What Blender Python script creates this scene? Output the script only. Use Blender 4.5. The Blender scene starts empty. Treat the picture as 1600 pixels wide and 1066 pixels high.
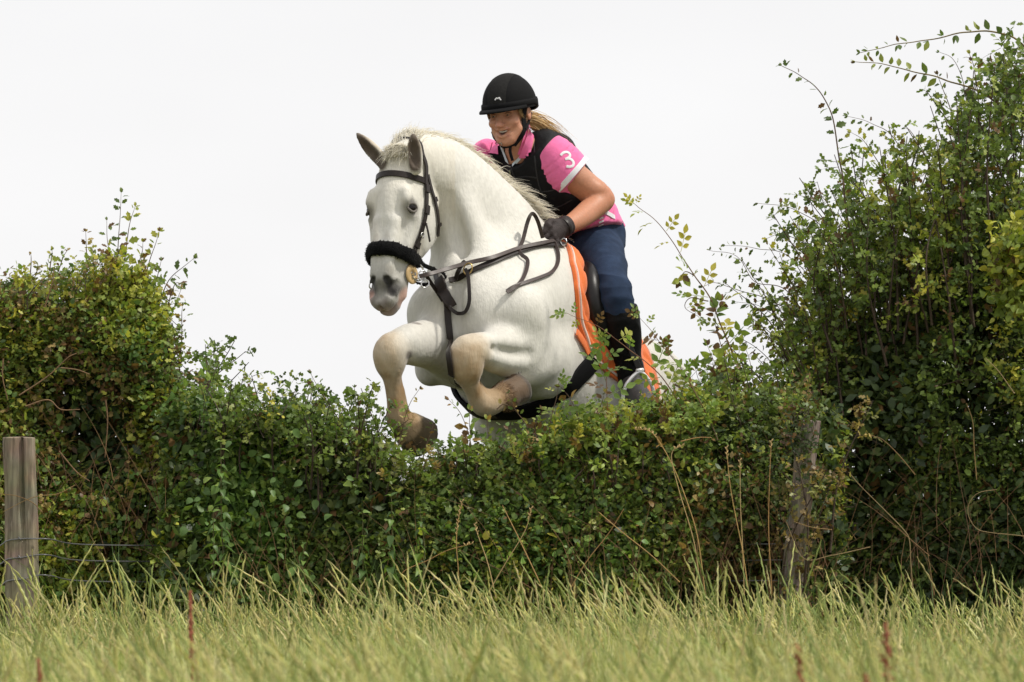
import bpy, math, random
import numpy as np
from mathutils import Vector, Matrix
from mathutils.bvhtree import BVHTree

random.seed(7)
RNG = np.random.default_rng(11)
S = bpy.context.scene
COL = S.collection

# ------------------------------------------------------------------ camera
CAM_Y, CAM_Z = -20.0, 0.55
FPX = 8000.0                       # focal length in pixels of the 1600 px frame
PITCH = math.atan(257.0 / FPX)
cam_data = bpy.data.cameras.new('camera')
cam_data.sensor_width = 36.0
cam_data.lens = 36.0 * FPX / 1600.0
cam_data.clip_start = 0.1
cam_data.clip_end = 5000.0
cam_data.dof.use_dof = True
cam_data.dof.focus_distance = 19.75
cam_data.dof.aperture_fstop = 6.3
cam = bpy.data.objects.new('camera', cam_data)
COL.objects.link(cam)
cam.location = (0, CAM_Y, CAM_Z)
cam.rotation_euler = (math.pi / 2 + PITCH, 0, 0)
S.camera = cam

# ------------------------------------------------------------------ sky, sun, exposure
SUN_EL, SUN_AZ = math.radians(55), math.radians(103)   # azimuth clockwise from +Y (away from the camera)
world = bpy.data.worlds.new('World')
S.world = world
world.use_nodes = True
wn = world.node_tree
wn.nodes.clear()
w_out = wn.nodes.new('ShaderNodeOutputWorld')
w_bg = wn.nodes.new('ShaderNodeBackground')
w_bg.inputs['Strength'].default_value = 0.1
w_sky = wn.nodes.new('ShaderNodeTexSky')
w_sky.sky_type = 'NISHITA'
w_sky.sun_disc = False
w_sky.sun_elevation = SUN_EL
w_sky.sun_rotation = SUN_AZ
w_sky.air_density = 1.0
w_sky.dust_density = 4.0
# an even high overcast in front of that sky, with faint soft cloud shapes
w_tc = wn.nodes.new('ShaderNodeTexCoord')
w_map = wn.nodes.new('ShaderNodeMapping')
w_map.inputs['Scale'].default_value = (5.0, 5.0, 11.0)
w_noise = wn.nodes.new('ShaderNodeTexNoise')
w_noise.inputs['Scale'].default_value = 1.3
w_noise.inputs['Detail'].default_value = 4.0
w_noise.inputs['Roughness'].default_value = 0.5
w_ramp = wn.nodes.new('ShaderNodeValToRGB')
w_ramp.color_ramp.elements[0].position = 0.3
w_ramp.color_ramp.elements[0].color = (8.75, 8.68, 8.74, 1)
w_ramp.color_ramp.elements[1].position = 0.7
w_ramp.color_ramp.elements[1].color = (9.4, 9.36, 9.40, 1)
w_mix = wn.nodes.new('ShaderNodeMix')
w_mix.data_type = 'RGBA'
w_mix.inputs['Factor'].default_value = 0.94
wn.links.new(w_tc.outputs['Generated'], w_map.inputs['Vector'])
wn.links.new(w_map.outputs['Vector'], w_noise.inputs['Vector'])
wn.links.new(w_noise.outputs['Fac'], w_ramp.inputs['Fac'])
wn.links.new(w_sky.outputs['Color'], w_mix.inputs['A'])
wn.links.new(w_ramp.outputs['Color'], w_mix.inputs['B'])
wn.links.new(w_mix.outputs['Result'], w_bg.inputs['Color'])
wn.links.new(w_bg.outputs['Background'], w_out.inputs['Surface'])

sun_data = bpy.data.lights.new('sun', 'SUN')
sun_data.energy = 2.9
sun_data.angle = math.radians(4)
sun_data.color = (1.0, 0.95, 0.86)
sun = bpy.data.objects.new('sun', sun_data)
COL.objects.link(sun)
SUN_DIR = Vector((math.sin(SUN_AZ) * math.cos(SUN_EL), math.cos(SUN_AZ) * math.cos(SUN_EL), math.sin(SUN_EL)))
sun.rotation_euler = SUN_DIR.to_track_quat('Z', 'Y').to_euler()
sun.location = (6, 2, 8)

S.view_settings.view_transform = 'Standard'
S.view_settings.look = 'None'
S.view_settings.exposure = 0.10
S.view_settings.gamma = 1.0
S.view_settings.use_curve_mapping = False
S.cycles.max_bounces = 8
S.cycles.diffuse_bounces = 6
S.cycles.transparent_max_bounces = 6
S.cycles.use_denoising = True

# ------------------------------------------------------------------ helpers
CP, SP = math.cos(PITCH), math.sin(PITCH)
CAMPOS = np.array([0, CAM_Y, CAM_Z])


def ray(px, py):
    x, y = (px - 800.0) / FPX, (533.0 - py) / FPX
    return np.array([x, CP - y * SP, SP + y * CP])


def P(px, py, Y=0.0):
    """the world point that stands at depth Y on the sight line through a pixel"""
    d = ray(px, py)
    return CAMPOS + d * ((Y - CAM_Y) / d[1])


def nrm(v):
    v = np.asarray(v, float)
    return v / (np.linalg.norm(v, axis=-1, keepdims=True) + 1e-12)


def tag(o, label=None, cat=None, group=None, kind=None):
    if label: o['label'] = label
    if cat: o['category'] = cat
    if group: o['group'] = group
    if kind: o['kind'] = kind
    return o


def empty(name, loc, label=None, cat=None, group=None):
    o = bpy.data.objects.new(name, None)
    COL.objects.link(o)
    o.empty_display_size = 0.1
    o.location = loc
    return tag(o, label, cat, group)


def link(name, me, parent=None):
    o = bpy.data.objects.new(name, me)
    COL.objects.link(o)
    if parent is not None:
        o.parent = parent
        off = Vector((0, 0, 0))
        p = parent
        while p is not None:
            off += p.location
            p = p.parent
        o.location = -off
    return o


def mesh_np(name, verts, faces, mat=None, smooth=True, attrs=None, col=None):
    """verts (n,3); faces: (m,k) array or list of arrays with differing k"""
    me = bpy.data.meshes.new(name)
    verts = np.ascontiguousarray(verts, np.float32)
    fl = faces if isinstance(faces, list) else [faces]
    fl = [np.asarray(f, np.int32) for f in fl if len(f)]
    loops = np.concatenate([f.ravel() for f in fl]).astype(np.int32)
    tot = np.concatenate([np.full(len(f), f.shape[1], np.int32) for f in fl])
    start = np.concatenate([[0], np.cumsum(tot)[:-1]]).astype(np.int32)
    me.vertices.add(len(verts))
    me.vertices.foreach_set('co', verts.ravel())
    me.loops.add(len(loops))
    me.loops.foreach_set('vertex_index', loops)
    me.polygons.add(len(tot))
    me.polygons.foreach_set('loop_start', start)
    me.polygons.foreach_set('loop_total', tot)
    me.update(calc_edges=True)
    if smooth:
        me.shade_smooth()
    if attrs:
        for k, a in attrs.items():
            at = me.attributes.new(k, 'FLOAT', 'POINT')
            at.data.foreach_set('value', np.ascontiguousarray(a, np.float32))
    if col is not None:
        at = me.attributes.new('col', 'FLOAT_COLOR', 'POINT')
        c = np.ones((len(verts), 4), np.float32)
        c[:, :3] = col
        at.data.foreach_set('color', c.ravel())
    if mat:
        me.materials.append(mat)
    return me


class MB:
    """collects boxes, tubes, ribbons and patches for ONE mesh object"""
    def __init__(self):
        self.v, self.f3, self.f4, self.n = [], [], [], 0
        self.c = []
        self.sharp = False

    def add(self, v, f, col=None):
        v = np.asarray(v, float)
        f = np.asarray(f, int) + self.n
        self.v.append(v)
        (self.f3 if f.shape[1] == 3 else self.f4).append(f)
        self.n += len(v)
        self.c.append(np.broadcast_to(np.array(col if col is not None else (1, 1, 1), float), (len(v), 3)))

    def tube(self, pts, r, n=6, cap=True, col=None, flat=1.0, up=None):
        pts = np.asarray(pts, float)
        m = len(pts)
        r = np.broadcast_to(np.asarray(r, float), (m,))
        t = nrm(np.gradient(pts, axis=0))
        ref = np.array([0, 0, 1.0]) if up is None else np.asarray(up, float)
        if up is None and abs(t[0] @ ref) > 0.9: ref = np.array([1.0, 0, 0])
        a = np.zeros((m, 3)); b = np.zeros((m, 3))
        prev = ref
        for i in range(m):
            u = prev - t[i] * (prev @ t[i])
            if np.linalg.norm(u) < 1e-6: u = np.cross(t[i], [0.3, 0.7, 0.2])
            u = u / np.linalg.norm(u)
            a[i], b[i] = u, np.cross(t[i], u)
            prev = u
        ang = np.arange(n) * 2 * np.pi / n
        ring = a[:, None] * np.cos(ang)[None, :, None] * flat + b[:, None] * np.sin(ang)[None, :, None]
        v = (pts[:, None] + ring * r[:, None, None]).reshape(-1, 3)
        i, j = np.meshgrid(np.arange(m - 1), np.arange(n), indexing='ij')
        j2 = (j + 1) % n
        f = np.stack([i * n + j, i * n + j2, (i + 1) * n + j2, (i + 1) * n + j], -1).reshape(-1, 4)
        self.add(v, f, col)
        if cap:
            base = self.n - m * n
            for e, s in ((0, -1), (m - 1, 1)):
                v = np.concatenate([[pts[e]], (pts[e] + ring[e] * r[e])])
                k = np.arange(n)
                f = np.stack([np.zeros(n, int), 1 + k, 1 + (k + 1) % n], 1)
                if s < 0: f = f[:, ::-1]
                self.add(v, f, col)

    def strap(self, pts, normals, width, thick, closed=False, col=None):
        """a flat strap along pts, lying with its face along normals"""
        self.sharp = True
        pts = np.asarray(pts, float); m = len(pts)
        nn = nrm(np.broadcast_to(np.asarray(normals, float), (m, 3)))
        if closed:
            t = nrm(np.roll(pts, -1, 0) - np.roll(pts, 1, 0))
        else:
            t = nrm(np.gradient(pts, axis=0))
        nn = nrm(nn - t * np.sum(nn * t, 1, keepdims=True))
        s = np.cross(t, nn)
        w = np.broadcast_to(np.asarray(width, float), (m,))[:, None] / 2
        h = thick / 2
        prof = [(-1, -.7), (-.93, -1), (.93, -1), (1, -.7), (1, .7), (.9, 1), (-.9, 1), (-1, .7)]
        v = np.stack([pts + s * w * a + nn * h * b for a, b in prof], 1).reshape(-1, 3)
        n = len(prof)
        i, j = np.meshgrid(np.arange(m if closed else m - 1), np.arange(n), indexing='ij')
        j2 = (j + 1) % n; i2 = (i + 1) % m
        f = np.stack([i * n + j, i * n + j2, i2 * n + j2, i2 * n + j], -1).reshape(-1, 4)
        self.add(v, f, col)
        if not closed:
            for e in (0, m - 1):
                f = [[e * n + q for q in (range(n - 1, -1, -1) if e else range(n))]]
                vv = v[f[0]]
                k = np.arange(1, n - 1)
                self.add(vv, np.stack([np.zeros(n - 2, int), k, k + 1], 1), col)

    def box(self, c, size, axes=None, col=None):
        ax = np.eye(3) if axes is None else np.asarray(axes, float)
        h = np.asarray(size, float) / 2
        sg = np.array([[x, y, z] for x in (-1, 1) for y in (-1, 1) for z in (-1, 1)], float)
        v = np.asarray(c, float) + (sg * h) @ ax
        f = [[0, 1, 3, 2], [4, 6, 7, 5], [0, 4, 5, 1], [2, 3, 7, 6], [0, 2, 6, 4], [1, 5, 7, 3]]
        self.add(v, f, col)

    def grid(self, g, col=None, closed_v=False):
        """g: (a,b,3) array of points"""
        a, b = g.shape[:2]
        i, j = np.meshgrid(np.arange(a - 1), np.arange(b if closed_v else b - 1), indexing='ij')
        j2 = (j + 1) % b
        f = np.stack([i * b + j, i * b + j2, (i + 1) * b + j2, (i + 1) * b + j], -1).reshape(-1, 4)
        self.add(g.reshape(-1, 3), f, col)

    def mesh(self, name, mat, smooth=True, usecol=False):
        v = np.concatenate(self.v)
        fl = []
        if self.f4: fl.append(np.concatenate(self.f4))
        if self.f3: fl.append(np.concatenate(self.f3))
        me = mesh_np(name, v, fl, mat, smooth, col=np.concatenate(self.c) if usecol else None)
        if self.sharp and smooth: me.set_sharp_from_angle(angle=math.radians(32))
        return me

    def build(self, name, mat, parent=None, smooth=True, usecol=False):
        return link(name, self.mesh(name, mat, smooth, usecol), parent)


def spline(pts, n):
    """Catmull-Rom through pts (k,d): n samples per span"""
    p = np.asarray(pts, float)
    q = np.concatenate([[2 * p[0] - p[1]], p, [2 * p[-1] - p[-2]]])
    out = []
    for i in range(len(p) - 1):
        a, b, c, d = q[i:i + 4]
        for t in np.arange(n) / n:
            out.append(0.5 * (2 * b + (c - a) * t + (2 * a - 5 * b + 4 * c - d) * t * t + (3 * b - a - 3 * c + d) * t ** 3))
    out.append(p[-1])
    return np.array(out)


# ------------------------------------------------------------------ signed distance sculpting
class Field:
    def __init__(self, lo, hi, vox):
        self.lo = np.asarray(lo, float); self.vox = vox
        self.n = np.ceil((np.asarray(hi) - self.lo) / vox).astype(int) + 1
        self.a = np.full(self.n, 1.0, np.float32)

    def sub(self, lo, hi):
        i0 = np.clip(np.floor((np.asarray(lo) - self.lo) / self.vox).astype(int), 0, self.n)
        i1 = np.clip(np.ceil((np.asarray(hi) - self.lo) / self.vox).astype(int) + 1, 0, self.n)
        sl = tuple(slice(a, b) for a, b in zip(i0, i1))
        if min(i1 - i0) <= 0: return None
        ax = [(self.lo[k] + self.vox * np.arange(i0[k], i1[k])).astype(np.float32) for k in range(3)]
        return sl, ax[0][:, None, None], ax[1][None, :, None], ax[2][None, None, :]

    def merge(self, sl, d, k, op):
        a = self.a[sl]
        if op == 'add':
            if k > 0:
                h = np.maximum(k - np.abs(a - d), 0) / k
                self.a[sl] = np.minimum(a, d) - h * h * k * 0.25
            else:
                self.a[sl] = np.minimum(a, d)
        else:
            d = -d
            if k > 0:
                h = np.maximum(k - np.abs(a - d), 0) / k
                self.a[sl] = np.maximum(a, d) + h * h * k * 0.25
            else:
                self.a[sl] = np.maximum(a, d)

    def chain(self, pts, ru, rv, u, k=0.03, op='add', n=4, egg=0.0, cap=1.0):
        """a tube of elliptical sections: radius ru along u, rv across it"""
        pts = np.asarray(pts, float); m = len(pts)
        ru = np.broadcast_to(np.asarray(ru, float), (m,)); rv = np.broadcast_to(np.asarray(rv, float), (m,))
        uu = np.broadcast_to(np.asarray(u, float), (m, 3)); eg = np.broadcast_to(np.asarray(egg, float), (m,))
        dat = np.concatenate([pts, ru[:, None], rv[:, None], uu, eg[:, None]], 1)
        dat = spline(dat, n) if m > 2 else (np.array([dat[0] + (dat[1] - dat[0]) * t for t in np.linspace(0, 1, n + 1)]))
        dat[:, 3:5] = np.maximum(dat[:, 3:5], 0.0015)
        R = dat[:, 3:5].max(1)
        mar = max(k, .12) + 2 * self.vox
        lo = (dat[:, :3] - R[:, None]).min(0) - mar; hi = (dat[:, :3] + R[:, None]).max(0) + mar
        got = self.sub(lo, hi)
        if got is None: return
        tmp = Field.__new__(Field); tmp.vox = self.vox
        sl0 = got[0]
        tmp.lo = self.lo + self.vox * np.array([s.start for s in sl0])
        tmp.n = np.array([s.stop - s.start for s in sl0])
        tmp.a = np.full(tmp.n, 1.0, np.float32)
        for i in range(len(dat) - 1):
            A, B = dat[i], dat[i + 1]
            r = max(R[i], R[i + 1]) + mar
            g = tmp.sub(np.minimum(A[:3], B[:3]) - r, np.maximum(A[:3], B[:3]) + r)
            if g is None: continue
            sl, X, Y, Z = g
            ab = B[:3] - A[:3]; L2 = ab @ ab + 1e-12; w = ab / math.sqrt(L2)
            U = (A[5:8] + B[5:8]) / 2; U = U - w * (U @ w); U = U / (np.linalg.norm(U) + 1e-9)
            V = np.cross(w, U)
            x, y, z = X - np.float32(A[0]), Y - np.float32(A[1]), Z - np.float32(A[2])
            t = (x * ab[0] + y * ab[1] + z * ab[2]) / L2
            tc = np.clip(t, 0, 1)
            qw = (t - tc) * math.sqrt(L2)
            qu = x * U[0] + y * U[1] + z * U[2]
            qv = x * V[0] + y * V[1] + z * V[2]
            a = A[3] + (B[3] - A[3]) * tc; b = A[4] + (B[4] - A[4]) * tc
            e = (A[8] + B[8]) / 2
            if e: b = b * (1 + e * np.clip(qu / a, -1, 1))
            c = np.minimum(a, b) * cap
            k0 = np.sqrt((qu / a) ** 2 + (qv / b) ** 2 + (qw / c) ** 2)
            k1 = np.sqrt((qu / a ** 2) ** 2 + (qv / b ** 2) ** 2 + (qw / c ** 2) ** 2) + 1e-6
            d = (k0 * (k0 - 1) / k1).astype(np.float32)
            tmp.a[sl] = np.minimum(tmp.a[sl], d)
        self.merge(sl0, tmp.a, k, op)

    def ball(self, c, r, axes=None, k=0.03, op='add'):
        c = np.asarray(c, float); r = np.broadcast_to(np.asarray(r, float), (3,))
        ax = np.eye(3) if axes is None else nrm(np.asarray(axes, float))
        mar = r.max() + max(k, .12) + 2 * self.vox
        g = self.sub(c - mar, c + mar)
        if g is None: return
        sl, X, Y, Z = g
        x, y, z = X - np.float32(c[0]), Y - np.float32(c[1]), Z - np.float32(c[2])
        q = [x * a[0] + y * a[1] + z * a[2] for a in ax]
        k0 = np.sqrt(sum((q[i] / r[i]) ** 2 for i in range(3)))
        k1 = np.sqrt(sum((q[i] / r[i] ** 2) ** 2 for i in range(3))) + 1e-6
        self.merge(sl, (k0 * (k0 - 1) / k1).astype(np.float32), k, op)

    def cut(self, p, n, R, k=0.005):
        """remove what lies beyond a plane (p, outward n) within a box of half size R round p"""
        p = np.asarray(p, float); n = nrm(n)
        g = self.sub(p - R, p + R)
        sl, X, Y, Z = g
        d = (X - p[0]) * n[0] + (Y - p[1]) * n[1] + (Z - p[2]) * n[2]
        rr = np.sqrt((X - p[0]) ** 2 + (Y - p[1]) ** 2 + (Z - p[2]) ** 2)
        d = np.where(rr < R * 0.98, d, -1.0).astype(np.float32)
        self.merge(sl, -d, k, 'sub')

    def mesh(self):
        f, s = self.a, self.a < 0
        c = s[:-1, :-1, :-1].astype(np.int8)
        for dx in (0, 1):
            for dy in (0, 1):
                for dz in (0, 1):
                    if dx or dy or dz:
                        c = c + s[dx:dx + c.shape[0], dy:dy + c.shape[1], dz:dz + c.shape[2]]
        act = (c > 0) & (c < 8)
        idx = np.argwhere(act)
        vid = np.full(act.shape, -1, np.int32)
        vid[act] = np.arange(len(idx))
        cor = [(dx, dy, dz) for dx in (0, 1) for dy in (0, 1) for dz in (0, 1)]
        val = np.stack([f[idx[:, 0] + a, idx[:, 1] + b, idx[:, 2] + d] for a, b, d in cor], 1)
        acc = np.zeros((len(idx), 3)); cnt = np.zeros(len(idx))
        for i in range(8):
            for j in range(i + 1, 8):
                if sum(abs(cor[i][q] - cor[j][q]) for q in range(3)) != 1: continue
                fa, fb = val[:, i], val[:, j]
                m = (fa < 0) != (fb < 0)
                t = np.where(m, fa / np.where(m, fa - fb, 1), 0)
                p = np.array(cor[i]) + t[:, None] * (np.array(cor[j]) - np.array(cor[i]))
                acc += p * m[:, None]; cnt += m
        v = self.lo + self.vox * (idx + acc / cnt[:, None])
        faces = []
        for ax in range(3):
            o1, o2 = [(1, 2), (2, 0), (0, 1)][ax]
            a = [slice(None)] * 3; b = [slice(None)] * 3
            a[ax] = slice(0, -1); b[ax] = slice(1, None)
            sa, sb = s[tuple(a)], s[tuple(b)]
            e = np.argwhere(sa != sb)
            e = e[(e[:, o1] > 0) & (e[:, o2] > 0) & (e[:, o1] < self.n[o1] - 1) & (e[:, o2] < self.n[o2] - 1)]
            flip = sa[e[:, 0], e[:, 1], e[:, 2]]
            q = []
            for d1, d2 in ((1, 1), (0, 1), (0, 0), (1, 0)):
                ee = e.copy(); ee[:, o1] -= d1; ee[:, o2] -= d2
                q.append(vid[ee[:, 0], ee[:, 1], ee[:, 2]])
            q = np.stack(q, 1)
            q[~flip] = q[~flip][:, ::-1]
            faces.append(q)
        return v, np.concatenate(faces)


def blob(c, p, r0, r1):
    """1 inside r0 of p, 0 outside r1"""
    d = np.linalg.norm(c - np.asarray(p), axis=1)
    t = np.clip((r1 - d) / (r1 - r0), 0, 1)
    return t * t * (3 - 2 * t)


def seg_dist(c, a, b):
    a = np.asarray(a, float); ab = np.asarray(b, float) - a
    t = np.clip(((c - a) @ ab) / (ab @ ab), 0, 1)
    return np.linalg.norm(c - a - t[:, None] * ab, axis=1)


def sstep(x, a, b):
    t = np.clip((x - a) / (b - a), 0, 1)
    return t * t * (3 - 2 * t)


_ph = np.random.default_rng(3)
_K = _ph.normal(size=(24, 3)); _K /= np.linalg.norm(_K, axis=1, keepdims=True)
_F = _ph.uniform(0, 6.28, 24)


def vnoise(p, scale):
    """smooth pseudo noise in about -1..1"""
    q = np.asarray(p) * scale
    s = np.zeros(len(q))
    for i in range(24):
        s += np.sin(q @ _K[i] * (0.7 + 0.6 * (i % 5) / 4) + _F[i] + 1.3 * np.sin(q @ _K[(i + 7) % 24] * 0.8))
    return s / 6.0


# ------------------------------------------------------------------ materials
def newmat(name):
    m = bpy.data.materials.new(name)
    m.use_nodes = True
    nt = m.node_tree
    return m, nt, nt.nodes['Principled BSDF']


def mat(name, col, rough=0.6, var=0.15, scale=30.0, bump=0.0, bscale=None, metal=0.0, sheen=0.0, attr=False, spec=0.5, coat=0.0,
        aniso=None, detail=5.0, bdist=0.01, bump2=None):
    """a procedural material: base colour broken by noise, optional bump; attr multiplies the 'col' attribute"""
    m, nt, b = newmat(name)
    tc = nt.nodes.new('ShaderNodeTexCoord')
    vec = tc.outputs['Object']
    if aniso:
        mp = nt.nodes.new('ShaderNodeMapping'); mp.inputs['Scale'].default_value = aniso
        nt.links.new(vec, mp.inputs['Vector']); vec = mp.outputs['Vector']
    nz = nt.nodes.new('ShaderNodeTexNoise')
    nz.inputs['Scale'].default_value = scale; nz.inputs['Detail'].default_value = detail
    nt.links.new(vec, nz.inputs['Vector'])
    rp = nt.nodes.new('ShaderNodeMapRange')
    rp.inputs['From Min'].default_value = 0.25; rp.inputs['From Max'].default_value = 0.75
    rp.inputs['To Min'].default_value = 1 - var; rp.inputs['To Max'].default_value = 1 + var
    nt.links.new(nz.outputs['Fac'], rp.inputs['Value'])
    mx = nt.nodes.new('ShaderNodeMix'); mx.data_type = 'RGBA'; mx.blend_type = 'MULTIPLY'
    mx.inputs['Factor'].default_value = 1.0
    mx.inputs['A'].default_value = (*col, 1)
    nt.links.new(rp.outputs['Result'], mx.inputs['B'])
    last = mx.outputs['Result']
    if attr:
        at = nt.nodes.new('ShaderNodeAttribute'); at.attribute_name = 'col'
        m2 = nt.nodes.new('ShaderNodeMix'); m2.data_type = 'RGBA'; m2.blend_type = 'MULTIPLY'
        m2.inputs['Factor'].default_value = 1.0
        nt.links.new(last, m2.inputs['A']); nt.links.new(at.outputs['Color'], m2.inputs['B'])
        last = m2.outputs['Result']
    nt.links.new(last, b.inputs['Base Color'])
    b.inputs['Roughness'].default_value = rough
    b.inputs['Metallic'].default_value = metal
    b.inputs['Specular IOR Level'].default_value = spec
    if sheen: b.inputs['Sheen Weight'].default_value = sheen
    if coat: b.inputs['Coat Weight'].default_value = coat
    if bump:
        n2 = nt.nodes.new('ShaderNodeTexNoise')
        n2.inputs['Scale'].default_value = bscale or scale * 4; n2.inputs['Detail'].default_value = 4
        nt.links.new(vec, n2.inputs['Vector'])
        bp = nt.nodes.new('ShaderNodeBump'); bp.inputs['Strength'].default_value = bump
        bp.inputs['Distance'].default_value = bdist
        nt.links.new(n2.outputs['Fac'], bp.inputs['Height'])
        if bump2:
            n3 = nt.nodes.new('ShaderNodeTexNoise')
            n3.inputs['Scale'].default_value = bump2[0]; n3.inputs['Detail'].default_value = 3
            nt.links.new(tc.outputs['Object'], n3.inputs['Vector'])
            b2 = nt.nodes.new('ShaderNodeBump'); b2.inputs['Strength'].default_value = bump2[1]
            b2.inputs['Distance'].default_value = bump2[2]
            nt.links.new(n3.outputs['Fac'], b2.inputs['Height'])
            nt.links.new(b2.outputs['Normal'], bp.inputs['Normal'])
        nt.links.new(bp.outputs['Normal'], b.inputs['Normal'])
    return m


M_ground = mat('field_soil', (0.10, 0.10, 0.035), 0.95, 0.4, 3.0)
ground_mb = MB()
gx = np.concatenate([np.linspace(-400, -8, 12), np.linspace(-7, 7, 57), np.linspace(8, 400, 12)])
gy = np.concatenate([np.linspace(-60, -21, 8), np.linspace(-20, 4, 97), np.linspace(6, 60, 10), [120, 300, 800, 2500]])
GX, GY = np.meshgrid(gx, gy, indexing='ij')
gz = 0.02 * vnoise(np.stack([GX.ravel(), GY.ravel(), GX.ravel() * 0], 1), 2.2).reshape(GX.shape)
gz = gz * (np.abs(GX) < 30) - np.clip(GY - 3, 0, 40) * 0.02
ground_mb.grid(np.stack([GX, GY, gz], -1)[:, ::-1])
ground = tag(ground_mb.build('ground', M_ground), 'rough field ground under the long grass and hedge', kind='structure')
# ------------------------------------------------------------------ the horse
HC = P(813, 530, 0.15)                                   # middle of the girth
HF = nrm([-.42, -.80, .42])                              # forward along the trunk
HL = nrm(np.array([.885, -.465, 0]))
HL = nrm(HL - HF * (HL @ HF))
HU = np.cross(HF, HL)


def HB(f, l, u):
    return HC + f * HF + l * HL + u * HU


# head frame
HEAD0 = P(609, 238, -.38)
hd = nrm([-.071, -.205, -.976])
hf = np.array([-.455, -.89, 0.0]); hf = nrm(hf - hd * (hf @ hd))
hl = np.cross(hd, hf); hl = hl if hl[0] > 0 else -hl


def HH(d, f, l):
    return HEAD0 + d * hd + f * hf + l * hl


hz = Field([-.72, -.72, -.06], [1.0, 1.75, 2.12], 0.0088)

# trunk
cr_ = nrm([.60, .36, .70])
tr = [(.44, -.07, .13, .13, 0), (.37, -.05, .22, .185, 0), (.22, .0, .31, .235, 0), (.05, .015, .36, .262, -.12), (-.2, .01, .36, .29, -.2), (-.5, .02, .35, .31, -.15),
      (-.75, .07, .30, .30, 0), (-1.0, .06, .29, .27, 0), (-1.17, .03, .2, .2, 0)]
hz.chain([HB(f, 0, c) for f, c, *_ in tr], [t[2] for t in tr], [t[3] for t in tr], HU, k=0, n=3, egg=[t[4] for t in tr])
ridge = [(638, 232, -.285), (664, 231, -.18), (698, 243, -.075), (732, 266, .03), (765, 296, .10), (797, 325, .145), (824, 350, .185)]
hz.chain([P(*q) + cr_ * .012 for q in ridge], [.02, .034, .040, .038, .034, .028, .012], [.02, .03, .032, .03, .026, .022, .012], cr_, k=.03)   # the thick root of the mane
hz.chain([HB(.16, 0, .30), HB(0, 0, .355), HB(-.25, 0, .335)], [.06, .075, .05], [.06, .07, .06], HU, k=.12)          # withers
for s in (-1, 1):
    hz.chain([HB(.05, s * .13, .27), HB(.20, s * .18, .10), HB(.38, s * (.175 if s < 0 else .20), -.08)], [.09, .13, .11], [.055, .085, .09], HF, k=.09)   # shoulder blade
    hz.chain([HB(.39, s * .17, -.09), HB(.22, s * .23, -.22)], [.10, .115], [.09, .07], HU, k=.08)                                  # upper arm
    hz.ball(HB(.43, s * .085, -.11), [.10, .085, .13], [HF, HL, HU], k=.05)                                                         # breast
    hz.ball(HB(-.88, s * .14, .16), [.30, .17, .22], [HF, HL, HU], k=.10)                                                           # croup
    hz.ball(HB(-.95, s * .18, -.05), [.22, .13, .26], [HF, HL, HU], k=.10)
    hz.chain([HB(-.35, s * .25, -.12), HB(-.8, s * .22, -.1)], [.16, .18], [.08, .1], HU, k=.1)
hz.chain([HB(.545, 0, -.02), HB(.52, 0, -.2)], .02, .025, HF, k=.05, op='sub')
# neck
cr = nrm([.60, .36, .70])
nk = [(785, 450, .06, .29, .20), (768, 396, .05, .255, .17), (744, 350, .01, .215, .14), (716, 308, -.05, .175, .122), (686, 276, -.13, .135, .105), (652, 254, -.24, .10, .09)]
hz.chain([P(a, b, y) for a, b, y, _, _ in nk], [q[3] for q in nk], [q[4] for q in nk], cr, k=.09, egg=-.12)
hz.chain([P(700, 315, -.05), P(706, 350, -.095), P(713, 395, -.125), P(720, 450, -.16), P(726, 490, -.12)], [.03, .05, .055, .06, .03], [.03, .05, .055, .06, .03], hl, k=.07)     # windpipe
hz.chain([P(716, 300, -.12), P(728, 330, -.17), P(745, 380, -.17), P(760, 440, -.18), P(770, 480, -.12)], [.015, .032, .042, .05, .03], [.015, .032, .042, .05, .03], hl, k=.08)       # neck muscle
hz.chain([P(704, 312, -.22), P(714, 350, -.19), P(727, 400, -.205), P(736, 445, -.225), P(742, 475, -.27)], [.004, .012, .014, .010, .003], [.004, .012, .014, .010, .003], hl, k=.05, op='sub')   # jugular groove

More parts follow.
